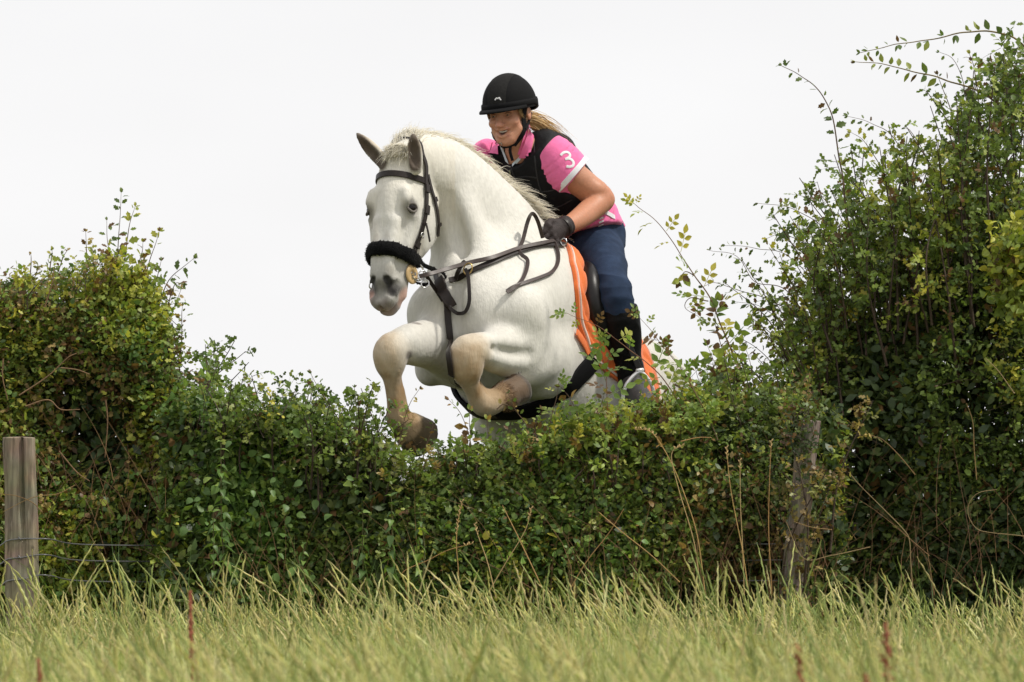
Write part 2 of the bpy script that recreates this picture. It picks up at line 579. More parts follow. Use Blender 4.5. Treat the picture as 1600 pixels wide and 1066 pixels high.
# head: front profile, back profile, half width
hs = [(-.02, -.03, -.17, .075, -.1), (.05, -.005, -.22, .092, -.1), (.13, .008, -.27, .103, -.1), (.20, .008, -.29, .108, -.12), (.27, .004, -.285, .100, -.1),
      (.34, 0, -.245, .083, -.1), (.41, -.002, -.198, .070, -.05), (.48, -.004, -.160, .058, .0), (.535, -.010, -.142, .053, 0), (.58, -.026, -.130, .046, 0), (.606, -.048, -.115, .034, 0)]
hz.chain([HH(d, (a + b) / 2, 0) for d, a, b, *_ in hs], [(q[1] - q[2]) / 2 for q in hs], [q[3] for q in hs], hf, k=.022, egg=[q[4] for q in hs], cap=.6)
for s in (-1, 1):
    hz.chain([HH(.14, -.20, s * .062), HH(.24, -.205, s * .066), HH(.31, -.17, s * .06)], [.07, .085, .06], [.035, .04, .03], hf, k=.03)   # jowl
    hz.chain([HH(.155, -.022, s * .075), HH(.19, -.026, s * .084), HH(.225, -.05, s * .092)], [.016, .022, .018], .016, hf, k=.04)       # brow
    hz.chain([HH(.25, -.075, s * .094), HH(.33, -.07, s * .078), HH(.39, -.065, s * .066)], [.012, .014, .010], .012, hf, k=.03)        # facial crest
    hz.chain([HH(.27, -.015, s * .035), HH(.40, -.008, s * .030), HH(.50, -.01, s * .025)], .014, .02, hf, k=.03)                      # nasal bone
    hz.ball(HH(.213, -.046, s * .103), [.026, .032, .018], [hd, hf, hl], k=.012, op='sub')                                             # socket
    hz.ball(HH(.10, -.05, s * .108), [.03, .03, .014], [hd, hf, hl], k=.03, op='sub')                                                  # hollow over the eye
    hz.chain([HH(.510, -.045, s * .050), HH(.545, -.028, s * .049), HH(.570, -.040, s * .040)], [.022, .026, .02], [.016, .018, .016], hf, k=.02)  # nostril wing
    hz.chain([HH(.508, -.042, s * .064), HH(.536, -.020, s * .056), HH(.562, -.022, s * .044)], [.013, .017, .014], [.017, .022, .017], hf, k=.006, op='sub')
    hz.chain([HH(.500, -.002, s * .026), HH(.522, -.006, s * .040), HH(.548, -.020, s * .046)], [.008, .012, .009], [.008, .012, .009], hf, k=.006, op='sub')
    hz.chain([HH(.44, -.10, s * .060), HH(.50, -.09, s * .056), HH(.545, -.10, s * .048)], [.018, .02, .02], [.012, .014, .015], hf, k=.03)   # lip fold
hz.chain([HH(.588, -.040, -.022), HH(.600, -.036, 0), HH(.588, -.040, .022)], .024, .020, hf, k=.025)      # upper lip
hz.chain([HH(.582, -.10, -.018), HH(.600, -.095, 0), HH(.582, -.10, .018)], .022, .019, hf, k=.02)     # lower lip
hz.chain([HH(.566, -.10, .08), HH(.592, -.070, .046), HH(.618, -.064, 0), HH(.592, -.070, -.046), HH(.566, -.10, -.08)], .005, .006, hf, k=.012, op='sub')   # mouth line
hz.ball(HH(.612, -.036, 0), [.02, .02, .006], [hd, hf, hl], k=.014, op='sub')


# ears: a cupped leaf, opening towards 'front'
def ear(base, tip, front, w):
    base, tip = np.asarray(base), np.asarray(tip)
    ax = nrm(tip - base); front = nrm(front - ax * (front @ ax)); L = np.linalg.norm(tip - base)
    side = np.cross(ax, front)
    pr = [(-.10, .8), (.12, .95), (.38, 1.0), (.6, .85), (.8, .52), (.94, .2), (1.0, .06)]
    pts = [base + ax * L * t - front * .010 + side * 0 for t, q in pr]
    hz.chain(pts, [.024 * min(1, q + .2) for t, q in pr], [w * q for t, q in pr], front, k=.014)
    pr2 = [(.02, .3), (.2, .66), (.4, .72), (.6, .6), (.8, .34), (.95, .1)]
    pts2 = [base + ax * L * t + front * .012 for t, q in pr2]
    hz.chain(pts2, [.022 * min(1, q + .25) for t, q in pr2], [w * q for t, q in pr2], front, k=.006, op='sub')
    return pts2


ear_pts = [ear(P(598, 256, -.36), P(553, 207, -.33), nrm([-.62, -.75, -.1]), .030),
           ear(P(649, 259, -.40), P(645, 207, -.41), nrm([-.05, -1, 0]), .031)]

# front legs
cu = nrm([-.6, -.7, .3])
legA = [(716, 545, -.08, .15, .11), (675, 538, -.25, .102, .085), (640, 538, -.39, .080, .066)]
hz.chain([P(a, b, y) for a, b, y, *_ in legA], [q[3] for q in legA], [q[4] for q in legA], [0, 0, 1], k=.05)
legA2 = [(624, 540, -.42, .066, .062), (612, 549, -.45, .066, .068), (610, 567, -.45, .058, .060), (612, 587, -.445, .039, .038), (614, 610, -.43, .030, .029), (618, 635, -.41, .033, .033),
         (622, 654, -.39, .045, .046), (632, 666, -.365, .047, .049), (642, 674, -.345, .058, .062)]
hz.chain([P(a, b, y) for a, b, y, *_ in legA2], [q[3] for q in legA2], [q[4] for q in legA2], [-.3, -1, 0], k=.03)
hz.chain([P(606, 535, -.47), P(598, 552, -.47), P(600, 570, -.46)], [.022, .026, .020], [.024, .030, .022], cu, k=.025)
hz.chain([P(620, 592, -.415), P(627, 612, -.405), P(631, 640, -.385)], [.012, .014, .016], [.012, .014, .016], cu, k=.03)       # tendons
hz.ball(P(632, 658, -.36), [.03, .03, .03], k=.03)


def hoof(a, b, r0, r1):
    a, b = np.asarray(a), np.asarray(b); ax = nrm(b - a)
    hz.chain([a, (a + b) / 2, b], [r0, (r0 + r1) / 2, r1], [r0, (r0 + r1) / 2, r1], [0, .3, 1], k=.012, cap=.10 if a[2] < .95 or a[0] < -.2 else .55)
    return a, b, ax


hoofs = [hoof(P(635, 667, -.355), P(657, 685, -.28), .064, .083)]
legB = [(850, 560, -.06, .155, .12), (815, 553, -.24, .118, .095), (772, 548, -.42, .085, .074)]
hz.chain([P(a, b, y) for a, b, y, *_ in legB], [q[3] for q in legB], [q[4] for q in legB], [0, 0, 1], k=.04)
legB2 = [(752, 547, -.49, .074, .068), (732, 553, -.54, .070, .070), (729, 575, -.545, .062, .064), (733, 594, -.53, .041, .040), (741, 613, -.50, .034, .033), (750, 629, -.47, .042, .042), (761, 633, -.45, .045, .046),
         (779, 624, -.42, .044, .046), (790, 618, -.40, .052, .054)]
hz.chain([P(a, b, y) for a, b, y, *_ in legB2], [q[3] for q in legB2], [q[4] for q in legB2], [-.3, -1, 0], k=.028)
hz.chain([P(724, 538, -.56), P(714, 557, -.57), P(716, 578, -.56)], [.024, .028, .022], [.028, .032, .025], cu, k=.025)
hz.chain([P(744, 596, -.47), P(756, 612, -.44), P(764, 622, -.41)], [.012, .016, .018], [.012, .016, .018], cu, k=.03)
hz.chain([P(835, 528, -.10), P(838, 560, -.14), P(845, 600, -.12)], [.05, .06, .045], [.05, .05, .045], [0, 0, 1], k=.05)
hz.chain([P(768, 545, -.53), P(800, 552, -.43), P(826, 553, -.36)], [.003, .008, .003], [.004, .010, .004], [0, 0, 1], k=.05, op='sub')
hz.chain([P(846, 508, -.15), P(861, 535, -.10), P(866, 575, -.06), P(862, 610, -.02)], .012, .014, [1, 0, 0], k=.05, op='sub')   # crease behind the arm
hoofs.append(hoof(P(787, 620, -.405), P(812, 608, -.345), .052, .058))

# hind legs, still pushing off behind the hedge
for s, df in ((-1, -.06), (1, .04)):
    st = HB(-.98, s * .16, -.05)
    kn = HB(-.72 + df, s * .20, -.36); hk = HB(-1.28 + df, s * .15, -.55)
    g = np.array([hk[0] + .02, hk[1] + .10, 0.06]); ft = g + (hk - g) * .32
    hz.chain([st, HB(-.88 + df, s * .2, -.2), kn], [.24, .20, .12], [.14, .14, .10], HF, k=.08)
    hz.chain([kn, (kn + hk) / 2 + HU * .01, hk], [.13, .10, .06], [.10, .08, .045], HU, k=.06)
    hz.chain([hk, (hk + ft) / 2, ft], [.055, .038, .045], [.045, .035, .042], HF, k=.03)
    hz.chain([ft, g + [0, -.02, .03]], [.042, .05], [.042, .05], HF, k=.02)
    hoofs.append(hoof(g + [0, -.02, .04], g + [-.02, -.06, -.03], .05, .065))

hv, hfaces = hz.mesh()
del hz
# ---- coat colour, hair or skin colour by region, some shading painted in
white = np.array([.665, .645, .585])
hc = np.tile(white, (len(hv), 1))


def paint(w, c):
    global hc
    w = np.clip(w, 0, 1)[:, None]
    hc = hc * (1 - w) + np.asarray(c) * w


rel = hv - HEAD0
qd, qf, ql = rel @ hd, rel @ hf, rel @ hl
ishead = (np.abs(ql) < .17) & (qf > -.36) & (qd > -.1) & (hv[:, 1] < -.02) & (qd < .64) & ((qd < .36) | (qf > -.2)) & (hv[:, 0] < -.22)
n1 = vnoise(hv, 60); n2 = vnoise(hv, 18); n3 = vnoise(hv, 130)
paint(.10 * sstep(n2 + .4 * n1, .3, 1.2), (.48, .46, .42))                 # old dapples
frec = (vnoise(hv, 330) + .5 * vnoise(hv, 75)) > 2.2
paint(.45 * frec * (rel[:, 2] > -.7), (.33, .28, .22))                      # flea-bitten specks
paint(.30 * ishead * sstep(n2 + .5 * n1, -.6, .9) * sstep(qd, .55, .40), (.44, .41, .35))        # greyer face
paint(.34 * (1 - ishead) * sstep(vnoise(hv, 11) + .3 * n1, .1, 1.0), (.47, .45, .40))               # faint dapple, strengthened as painted shading on neck and chest
paint(.25 * ishead * sstep(n1, .3, 1.2) * sstep(qd, .1, .2), (.42, .35, .26))
# warm stain on the crest side of the neck and forehead
paint(.20 * ishead * sstep(qd, .30, .05), (.72, .64, .47))
paint(.16 * ishead * sstep(n2, -.2, 1) * sstep(qd, .5, .25), (.60, .50, .36))
rd = np.min([seg_dist(hv, P(*ridge[i]) + cr_ * .025, P(*ridge[i + 1]) + cr_ * .025) for i in range(len(ridge) - 1)], 0)
paint(.9 * sstep(rd + .006 * n3, .046, .030), (.90, .83, .65))
# grey muzzle
NOS = [seg_dist(hv, HH(.500, -.004, s * .027), HH(.522, -.012, s * .040)) for s in (-1, 1)] + [seg_dist(hv, HH(.522, -.012, s * .040), HH(.550, -.026, s * .045)) for s in (-1, 1)]
wz = ishead * sstep(qd + .03 * n2, .37, .51)
paint(.80 * wz * sstep(np.abs(qf + .03), .11, .04) * (.8 + .2 * np.clip(n1, -1, 1)), (.070, .066, .058))
paint(.85 * ishead * (np.maximum(blob(hv, HH(.535, -.030, .048), .018, .050), blob(hv, HH(.535, -.030, -.048), .024, .050))), (.030, .027, .025))
paint(.95 * ishead * sstep(np.min(NOS, 0), .019, .011), (.018, .016, .015))
paint(.75 * ishead * sstep(qd + .02 * n1, .555, .60), (.17, .135, .115))
paint(.75 * ishead * blob(hv, HH(.55, -.105, .05), .025, .055), (.62, .36, .29))
paint(.65 * ishead * blob(hv, HH(.57, -.055, -.048), .02, .05), (.62, .38, .31))
paint(.45 * ishead * blob(hv, HH(.605, -.06, 0), .02, .05), (.42, .30, .26))
for s in (-1, 1):
    paint(.80 * ishead * blob(hv, HH(.214, -.044, s * .096), .026, .058), (.16, .145, .125))
    paint(.25 * ishead * blob(hv, HH(.26, -.05, s * .09), .02, .06), (.40, .38, .34))
for pts in ear_pts:
    d = np.min([np.linalg.norm(hv - p, axis=1) for p in spline(pts, 5)], 0)
    paint(.55 * (sstep(d, .055, .035)) * sstep(qd, .02, -.03), (.42, .33, .21))
    paint(.97 * sstep(d, .036, .020), (.072, .048, .031))
paint(.6 * sstep(np.minimum(np.linalg.norm(hv - ear_pts[0][-1], axis=1), np.linalg.norm(hv - ear_pts[1][-1], axis=1)), .035, .012), (.16, .13, .10))
# tan stained legs
tan = (.31, .185, .075); tan2 = (.47, .36, .22)
la = np.min([seg_dist(hv, P(*a), P(*b)) for a, b in (((607, 552, -.45), (612, 588, -.445)), ((612, 588, -.445), (623, 657, -.39)), ((623, 657, -.39), (646, 676, -.34)))], 0)
lb = np.min([seg_dist(hv, P(*a), P(*b)) for a, b in (((732, 553, -.54), (731, 590, -.54)), ((731, 590, -.54), (757, 633, -.46)), ((757, 633, -.46), (790, 618, -.40)))], 0)
for d in (la, lb):
    paint(.70 * sstep(d + .016 * n2, .125, .06), tan2)
    paint((.78 + .2 * np.clip(n1, -1, 1)) * sstep(d + .02 * n2 + .008 * n3, .095, .035), tan)
for p in (P(602, 560, -.5), P(716, 570, -.6)):
    paint(.62 * blob(hv, p, .03, .085) * (.6 + .4 * np.clip(n1, -1, 1)), (.44, .32, .19))
paint(.8 * blob(hv, P(640, 556, -.47), .012, .026), (.12, .10, .085))
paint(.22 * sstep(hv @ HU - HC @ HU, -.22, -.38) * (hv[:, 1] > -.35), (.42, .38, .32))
hoofw = np.zeros(len(hv))
for i, (a, b, ax) in enumerate(hoofs):
    t = (hv - a) @ ax; r = np.linalg.norm(hv - a - t[:, None] * ax, axis=1)
    w = sstep(t, -.004, .010) * (r < (.066 if i == 1 else .095)) * (t < np.linalg.norm(b - a) + .02)
    band = .9 + .1 * np.sin(t * 420 + 2 * n1)
    paint(w * .95, (.14, .10, .052) if i != 1 else (.115, .068, .036))
    hc *= (1 - .25 * (w * (1 - band)))[:, None]
    paint(w * sstep(t, np.linalg.norm(b - a) - .012, np.linalg.norm(b - a) - .002), (.075, .06, .045))
    paint(.6 * sstep(t, -.05, .0) * (r < .07) * (np.linalg.norm(hv - a, axis=1) < .085) * (np.minimum(la, lb) < .06) * (1 - w), (.17, .10, .05) if i == 1 else (.40, .28, .16))
hind = (hv[:, 1] > .9) & (hv[:, 2] < .5)
paint(.7 * hind * sstep(hv[:, 2], .5, .2), tan2)

M_coat = mat('horse_coat', (1, 1, 1), 0.62, 0.09, 90, aniso=(1, 1, .22), bump=.5, bscale=190, sheen=.25, attr=True, spec=.25, bdist=.004, bump2=(24, .22, .014))
horse = empty('horse', HC * [1, 1, 0] , 'white horse jumping over the hedge with its forelegs folded', 'horse')
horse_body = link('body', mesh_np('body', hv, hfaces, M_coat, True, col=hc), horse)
horse_bvh = BVHTree.FromPolygons(hv.tolist(), hfaces.tolist())


def cast(px, py, off=0.0, bvh=None):
    """the surface point seen through a pixel, and its normal"""
    d = Vector(ray(px, py)).normalized()
    p, n, i, t = (bvh or horse_bvh).ray_cast(Vector(CAMPOS), d)
    if p is None: return None, None
    n = np.array(n)
    if n @ np.array(d) > 0: n = -n
    return np.array(p) + n * off, n


def snap(p, off=0.0, bvh=None):
    q, n, i, t = (bvh or horse_bvh).find_nearest(Vector(p))
    q, n = np.array(q), np.array(n)
    return q + n * off, n


# eyes, with lids
M_eye = mat('eye_dark', (.010, .007, .006), .18, .3, 60, spec=.25)
M_lid = mat('eye_lid', (.13, .115, .10), .7, .2, 80)
for s in (-1, 1):
    c = HH(.214, -.049, s * .0795)
    mb = MB()
    th, ph = np.meshgrid(np.linspace(0, np.pi, 13), np.arange(20) * np.pi / 10, indexing='ij')
    mb.grid(c + .0262 * np.stack([np.sin(th) * np.cos(ph), np.sin(th) * np.sin(ph), np.cos(th)], -1), closed_v=True)
    mb.build('eye', M_eye, horse)
    out = nrm(hl * s + hf * .55 + hd * -.05)
    a1 = nrm(np.cross(out, hd)); a2 = np.cross(a1, out)
    for lid, (e0, e1, hgt) in (('upper', (-1, 1, .0135)), ('lower', (-1, 1, -.0200))):
        x = np.linspace(-1, 1, 13)
        up = -a2 if (a2 @ hd) > 0 else a2
        pts = [c + a1 * .0245 * q + up * hgt * (1 - q * q) * 1.0 + out * (.0270 * math.sqrt(max(0.05, 1 - .62 * q * q)) - .004) for q in x]
        mb = MB(); mb.tube(pts, .0040 + .0012 * (1 - x * x), 7)
        mb.build('eyelid', M_lid, horse)

# ------------------------------------------------------------------ mane, forelock, tail: hair strands


def strands(mb, roots, dirs, lens, droop, rad, rng, nseg=6, wave=.12, col=None, target=None):
    """tapered three-sided hairs: start along dirs, bend towards droop"""
    N = len(roots)
    t = np.linspace(0, 1, nseg)
    dirs = nrm(dirs)
    ph = rng.uniform(0, 6.28, (N, 1)); wv = nrm(rng.normal(size=(N, 3)))
    P0 = np.repeat(roots[:, None], nseg, 1)
    q = dirs[:, None] * t[None, :, None] + droop[:, None] * (t ** 1.8)[None, :, None]
    q = q * lens[:, None, None]
    q += wv[:, None] * (np.sin(ph + t[None] * 5) * t[None] * wave)[..., None] * lens[:, None, None]
    pts = P0 + q
    tan = nrm(np.gradient(pts, axis=1))
    ref = nrm(rng.normal(size=(N, 1, 3)))
    a = nrm(ref - tan * np.sum(ref * tan, -1, keepdims=True)); b = np.cross(tan, a)
    r = rad * (1 - .85 * t)[None, :, None] * rng.uniform(.7, 1.3, (N, 1, 1))
    ring = [pts + (a * math.cos(x) + b * math.sin(x)) * r for x in (0, 2.094, 4.189)]
    v = np.stack(ring, 2).reshape(-1, 3)
    n_, i_, j_ = np.meshgrid(np.arange(N), np.arange(nseg - 1), np.arange(3), indexing='ij')
    base = n_ * nseg * 3
    j2 = (j_ + 1) % 3
    f = np.stack([base + i_ * 3 + j_, base + i_ * 3 + j2, base + (i_ + 1) * 3 + j2, base + (i_ + 1) * 3 + j_], -1).reshape(-1, 4)
    c = np.repeat(col, nseg * 3, 0) if col is not None else None
    mb.add(v, f, None)
    if c is not None: mb.c[-1] = c


M_mane = mat('mane_hair', (1.0, .96, .86), .5, .04, 40, attr=True, sheen=.3, spec=.3)
b_ = M_mane.node_tree.nodes['Principled BSDF']
b_.inputs['Subsurface Weight'].default_value = .0
tr_ = M_mane.node_tree.nodes.new('ShaderNodeBsdfTranslucent'); mx_ = M_mane.node_tree.nodes.new('ShaderNodeMixShader')
tr_.inputs['Color'].default_value = (1.0, .97, .87, 1); mx_.inputs['Fac'].default_value = .5
M_mane.node_tree.links.new(b_.outputs[0], mx_.inputs[1]); M_mane.node_tree.links.new(tr_.outputs[0], mx_.inputs[2])
M_mane.node_tree.links.new(mx_.outputs[0], M_mane.node_tree.nodes['Material Output'].inputs['Surface'])
M_blond = mat('blond_hair', (.62, .42, .19), .45, .2, 60, attr=True, spec=.4)


def haircol(n, rng, lo=.85, hi=1.05, warm=.08):
    v = rng.uniform(lo, hi, (n, 1)); w = rng.uniform(-warm, warm, (n, 1))
    return np.clip(np.concatenate([v, v * (1 - w * .3), v * (1 - w)], 1), 0, 1.2)


rng = np.random.default_rng(5)
mb = MB()
crest = spline([P(636, 228, -.27), P(664, 226, -.16), P(700, 238, -.06), P(735, 262, .04), P(768, 292, .11), P(800, 320, .15), P(828, 345, .19), P(848, 362, .22)], 8)
N = 2400
u = rng.uniform(0, 1, N) ** .9
ci = u * (len(crest) - 1); i0 = np.minimum(ci.astype(int), len(crest) - 2)
base = crest[i0] + (crest[i0 + 1] - crest[i0]) * (ci - i0)[:, None]
tang = nrm(crest[i0 + 1] - crest[i0])
sideR = nrm(np.cross(tang, cr))
sideR *= np.sign(sideR[:, 0:1] + 1e-9) * 1.0
roots = np.array([snap(b + s * w + cr * .05)[0] for b, s, w in zip(base, sideR, rng.normal(0, .020, N))])
away = nrm(np.array([.35, .9, 0.1]))
d0 = cr * .8 + away * rng.uniform(-.3, .9, (N, 1)) + tang * rng.uniform(.1, 1.1, (N, 1)) + rng.normal(0, .30, (N, 3))
lens = rng.uniform(.035, .080, N) * (1 - .35 * np.abs(u - .45)) 
droop = np.array([.2, .75, -.8]) * rng.uniform(.4, 1.3, (N, 1)) + tang * rng.uniform(0, .6, (N, 1))
strands(mb, roots, d0, lens, droop, .0016, rng, col=haircol(N, rng))
# longer tufts by the withers, falling to the near side
N = 420
k = rng.integers(int(len(crest) * .62), len(crest) - 1, N)
roots = np.array([snap(crest[i] + rng.normal(0, .012, 3) + cr * .02)[0] for i in k])
d0 = cr * .9 + np.array([.55, -.15, .1]) + rng.normal(0, .25, (N, 3))
strands(mb, roots, d0, rng.uniform(.04, .085, N), np.array([.6, -.2, -.75]) * rng.uniform(.6, 1.3, (N, 1)), .0016, rng, col=haircol(N, rng, .7))
# near side roots combed over: short hairs lying on the upper neck
mb.build('mane', M_mane, horse, usecol=True)
mb = MB()
N = 900
roots = np.array([snap(P(x, y, -.36))[0] for x, y in zip(rng.uniform(606, 638, N), rng.normal(232, 5, N))])
d0 = np.array([-.25, -.5, .35]) + (roots - P(622, 236, -.36)) * 5 + rng.normal(0, .2, (N, 3))
strands(mb, roots, d0, rng.uniform(.03, .06, N), np.array([-.15, -.35, -.8]) * rng.uniform(.5, 1.2, (N, 1)), .0015, rng, col=haircol(N, rng, .72, 1.08))
N = 600
roots = np.array([snap(P(x, y, -.28))[0] for x, y in zip(rng.uniform(612, 650, N), rng.normal(228, 5, N))])
strands(mb, roots, cr + np.array([-.2, .2, .5]) + rng.normal(0, .3, (N, 3)), rng.uniform(.05, .09, N), np.array([.1, .6, -.4]) * rng.uniform(.4, 1.3, (N, 1)), .0015, rng, col=haircol(N, rng))
mb.build('forelock', M_mane, horse, usecol=True)
mb = MB()
N = 700
tb = HB(-1.2, 0, .16)
roots = tb + rng.normal(0, .025, (N, 3))
strands(mb, roots, -HF * 1.0 + HU * .3 + rng.normal(0, .12, (N, 3)), rng.uniform(.5, .85, N), np.array([.25, .3, -1.1]) * rng.uniform(.7, 1.1, (N, 1)), .002, rng, nseg=8, wave=.05, col=haircol(N, rng))
mb.build('tail', M_mane, horse, usecol=True)
# short hair round the pasterns, breaking the edge of the hooves
mb = MB()
for (a, b, ax), cf in zip(hoofs[:2], ((.50, .36, .2), (.20, .12, .065))):
    N = 420
    th_a = rng.uniform(0, 6.28, N)
    e1 = nrm(np.cross(ax, [.2, .1, 1])); e2 = np.cross(ax, e1)
    rd_ = np.cos(th_a)[:, None] * e1 + np.sin(th_a)[:, None] * e2
    roots = np.array([snap(a - ax * q + r_ * .05)[0] for q, r_ in zip(rng.uniform(-.002, .035, N), rd_)])
    strands(mb, roots, ax + rd_ * .25 + rng.normal(0, .15, (N, 3)), rng.uniform(.015, .034, N), rd_ * .1 + [0, 0, -.2], .0013, rng, nseg=4, wave=.05, col=np.array(cf) * rng.uniform(.7, 1.2, (N, 1)))
M_feather = mat('pastern_hair', (1, 1, 1), .6, .1, 50, attr=True, spec=.2)
mb.build('fetlock_hair', M_feather, horse, usecol=True)
# ------------------------------------------------------------------ saddle, pad, girth, bridle, reins, breastplate
M_leather = mat('dark_leather', (.020, .014, .012), .42, .3, 90, bump=.25, bscale=300, spec=.28, bdist=.002)
M_leather_b = mat('brown_leather', (.040, .024, .019), .45, .35, 80, bump=.25, bscale=300, bdist=.002)
M_saddle = mat('saddle_leather', (.011, .010, .010), .36, .3, 60, bump=.2, bscale=260, spec=.28, bdist=.002)
M_fleece = mat('black_fleece', (.0045, .0045, .005), .95, .5, 120, bump=1.0, bscale=260, sheen=.05, spec=.06, bdist=.006)
M_steel = mat('polished_steel', (.62, .61, .60), .22, .1, 60, metal=1.0)
M_brass = mat('brass', (.60, .42, .17), .3, .15, 60, metal=1.0)
M_rubber = mat('bit_guard_rubber', (.52, .36, .17), .55, .15, 60)
M_orange = mat('orange_quilt', (.80, .165, .022), .75, .1, 40, bump=.3, bscale=500, sheen=.3, bdist=.002)
M_piping = mat('pale_piping', (.72, .58, .50), .7, .1, 60)
M_webbing = mat('black_webbing', (.008, .008, .009), .8, .3, 200, spec=.15, bump=.4, bscale=500, bdist=.002)
M_alu = mat('stirrup_alloy', (.86, .86, .87), .35, .04, 60, metal=.25)


def barrel(f, phi, off, c0=.0, R=1.2):
    """the trunk surface at station f and angle phi (0 = spine, +90 = left flank), pushed out by off"""
    c = HB(f, 0, c0)
    d = HL * math.sin(phi) + HU * math.cos(phi)
    p, n, i, t = horse_bvh.ray_cast(Vector(c + d * .0), Vector(d))
    if p is None: return c + d * .35, d
    n = np.array(n); n = n if n @ d > 0 else -n
    n = nrm(n * .5 + d)
    return np.array(p) + n * off, n


def body_path(px_list, off, n=6):
    """points over the horse's coat under a pixel polyline, smoothed"""
    pts, nn = [], []
    for q in spline(px_list, n):
        p, m = cast(q[0], q[1], off)
        if p is None: continue
        pts.append(p); nn.append(m)
    pts, nn = np.array(pts), np.array(nn)
    for _ in range(2):
        pts[1:-1] = (pts[:-2] + 2 * pts[1:-1] + pts[2:]) / 4
        nn[1:-1] = (nn[:-2] + 2 * nn[1:-1] + nn[2:]) / 4
    return pts, nrm(nn)


# ---- saddle pad: both flanks and over the spine
pad = empty('saddle_pad', HB(-.25, 0, .40) * [1, 1, 0], 'bright orange quilted saddle pad with pale piping under the saddle', 'saddle pad')
FR = [(0, .03), (14, .05), (28, .10), (42, .135), (60, .12), (78, .06), (92, -.02), (100, -.07)]      # front edge f against angle
RE = [(0, -.52), (30, -.53), (60, -.58), (85, -.60), (100, -.53)]
ph_ = np.linspace(-100, 100, 131)
nf = 64
G = np.zeros((nf, len(ph_), 3)); GN = G.copy()
for j, a in enumerate(ph_):
    f0 = np.interp(abs(a), *zip(*FR)); f1 = np.interp(abs(a), *zip(*RE))
    for i in range(nf):
        f = f0 + (f1 - f0) * i / (nf - 1)
        e = min(i, nf - 1 - i, 1.2 * j, 1.2 * (len(ph_) - 1 - j)) / 5.0
        # quilted scallops
        dd_ = f0 - f
        q = abs(math.sin(math.pi * (abs(a) / 17.0 + .42 * math.cos(2 * math.pi * dd_ / .15)))) ** .45
        G[i, j], GN[i, j] = barrel(f, math.radians(a), .006 + .028 * min(1, e) ** .6 * (.15 + .85 * q))
for _ in range(1):
    G[1:-1, 1:-1] = G[1:-1, 1:-1] * .84 + .04 * (G[:-2, 1:-1] + G[2:, 1:-1] + G[1:-1, :-2] + G[1:-1, 2:])
mb = MB(); mb.grid(G[:, ::-1])
und = G - GN * .012
mb.grid(und)
for a, b in ((G[0], und[0]), (und[-1], G[-1]), (und[:, 0], G[:, 0]), (G[:, -1], und[:, -1])):
    mb.grid(np.stack([a, b]))
mb.build('quilted_panel', M_orange, pad)
rim = np.concatenate([G[0], G[1:, -1], G[-1, ::-1][1:], G[::-1, 0][1:-1]])
rimn = np.concatenate([GN[0], GN[1:, -1], GN[-1, ::-1][1:], GN[::-1, 0][1:-1]])
for k, (w, th, m, nm, ins) in enumerate(((.013, .014, M_orange, 'binding', .001), (.009, .009, M_piping, 'piping', .011))):
    pts = rim.copy()
    for _ in range(3): pts = (np.roll(pts, 1, 0) + 2 * pts + np.roll(pts, -1, 0)) / 4
    cc = G.mean((0, 1)); inner = np.concatenate([G[8], G[1:, -7], G[-9, ::-1][1:], G[::-1, 6][1:-1]])
    pts = pts + nrm(inner - pts) * ins + rimn * (.003 + .006 * k)
    mb = MB(); mb.strap(pts, rimn, w, th, closed=True); mb.build(nm, m, pad)
# keeper strap hanging off the pad's front corner
mb = MB()
pts, nn = body_path([(897, 519), (906, 532), (915, 548), (922, 562), (926, 571)], .012)
mb.strap(pts, nn, .030, .006)
mb.build('girth_loop', M_orange, pad)

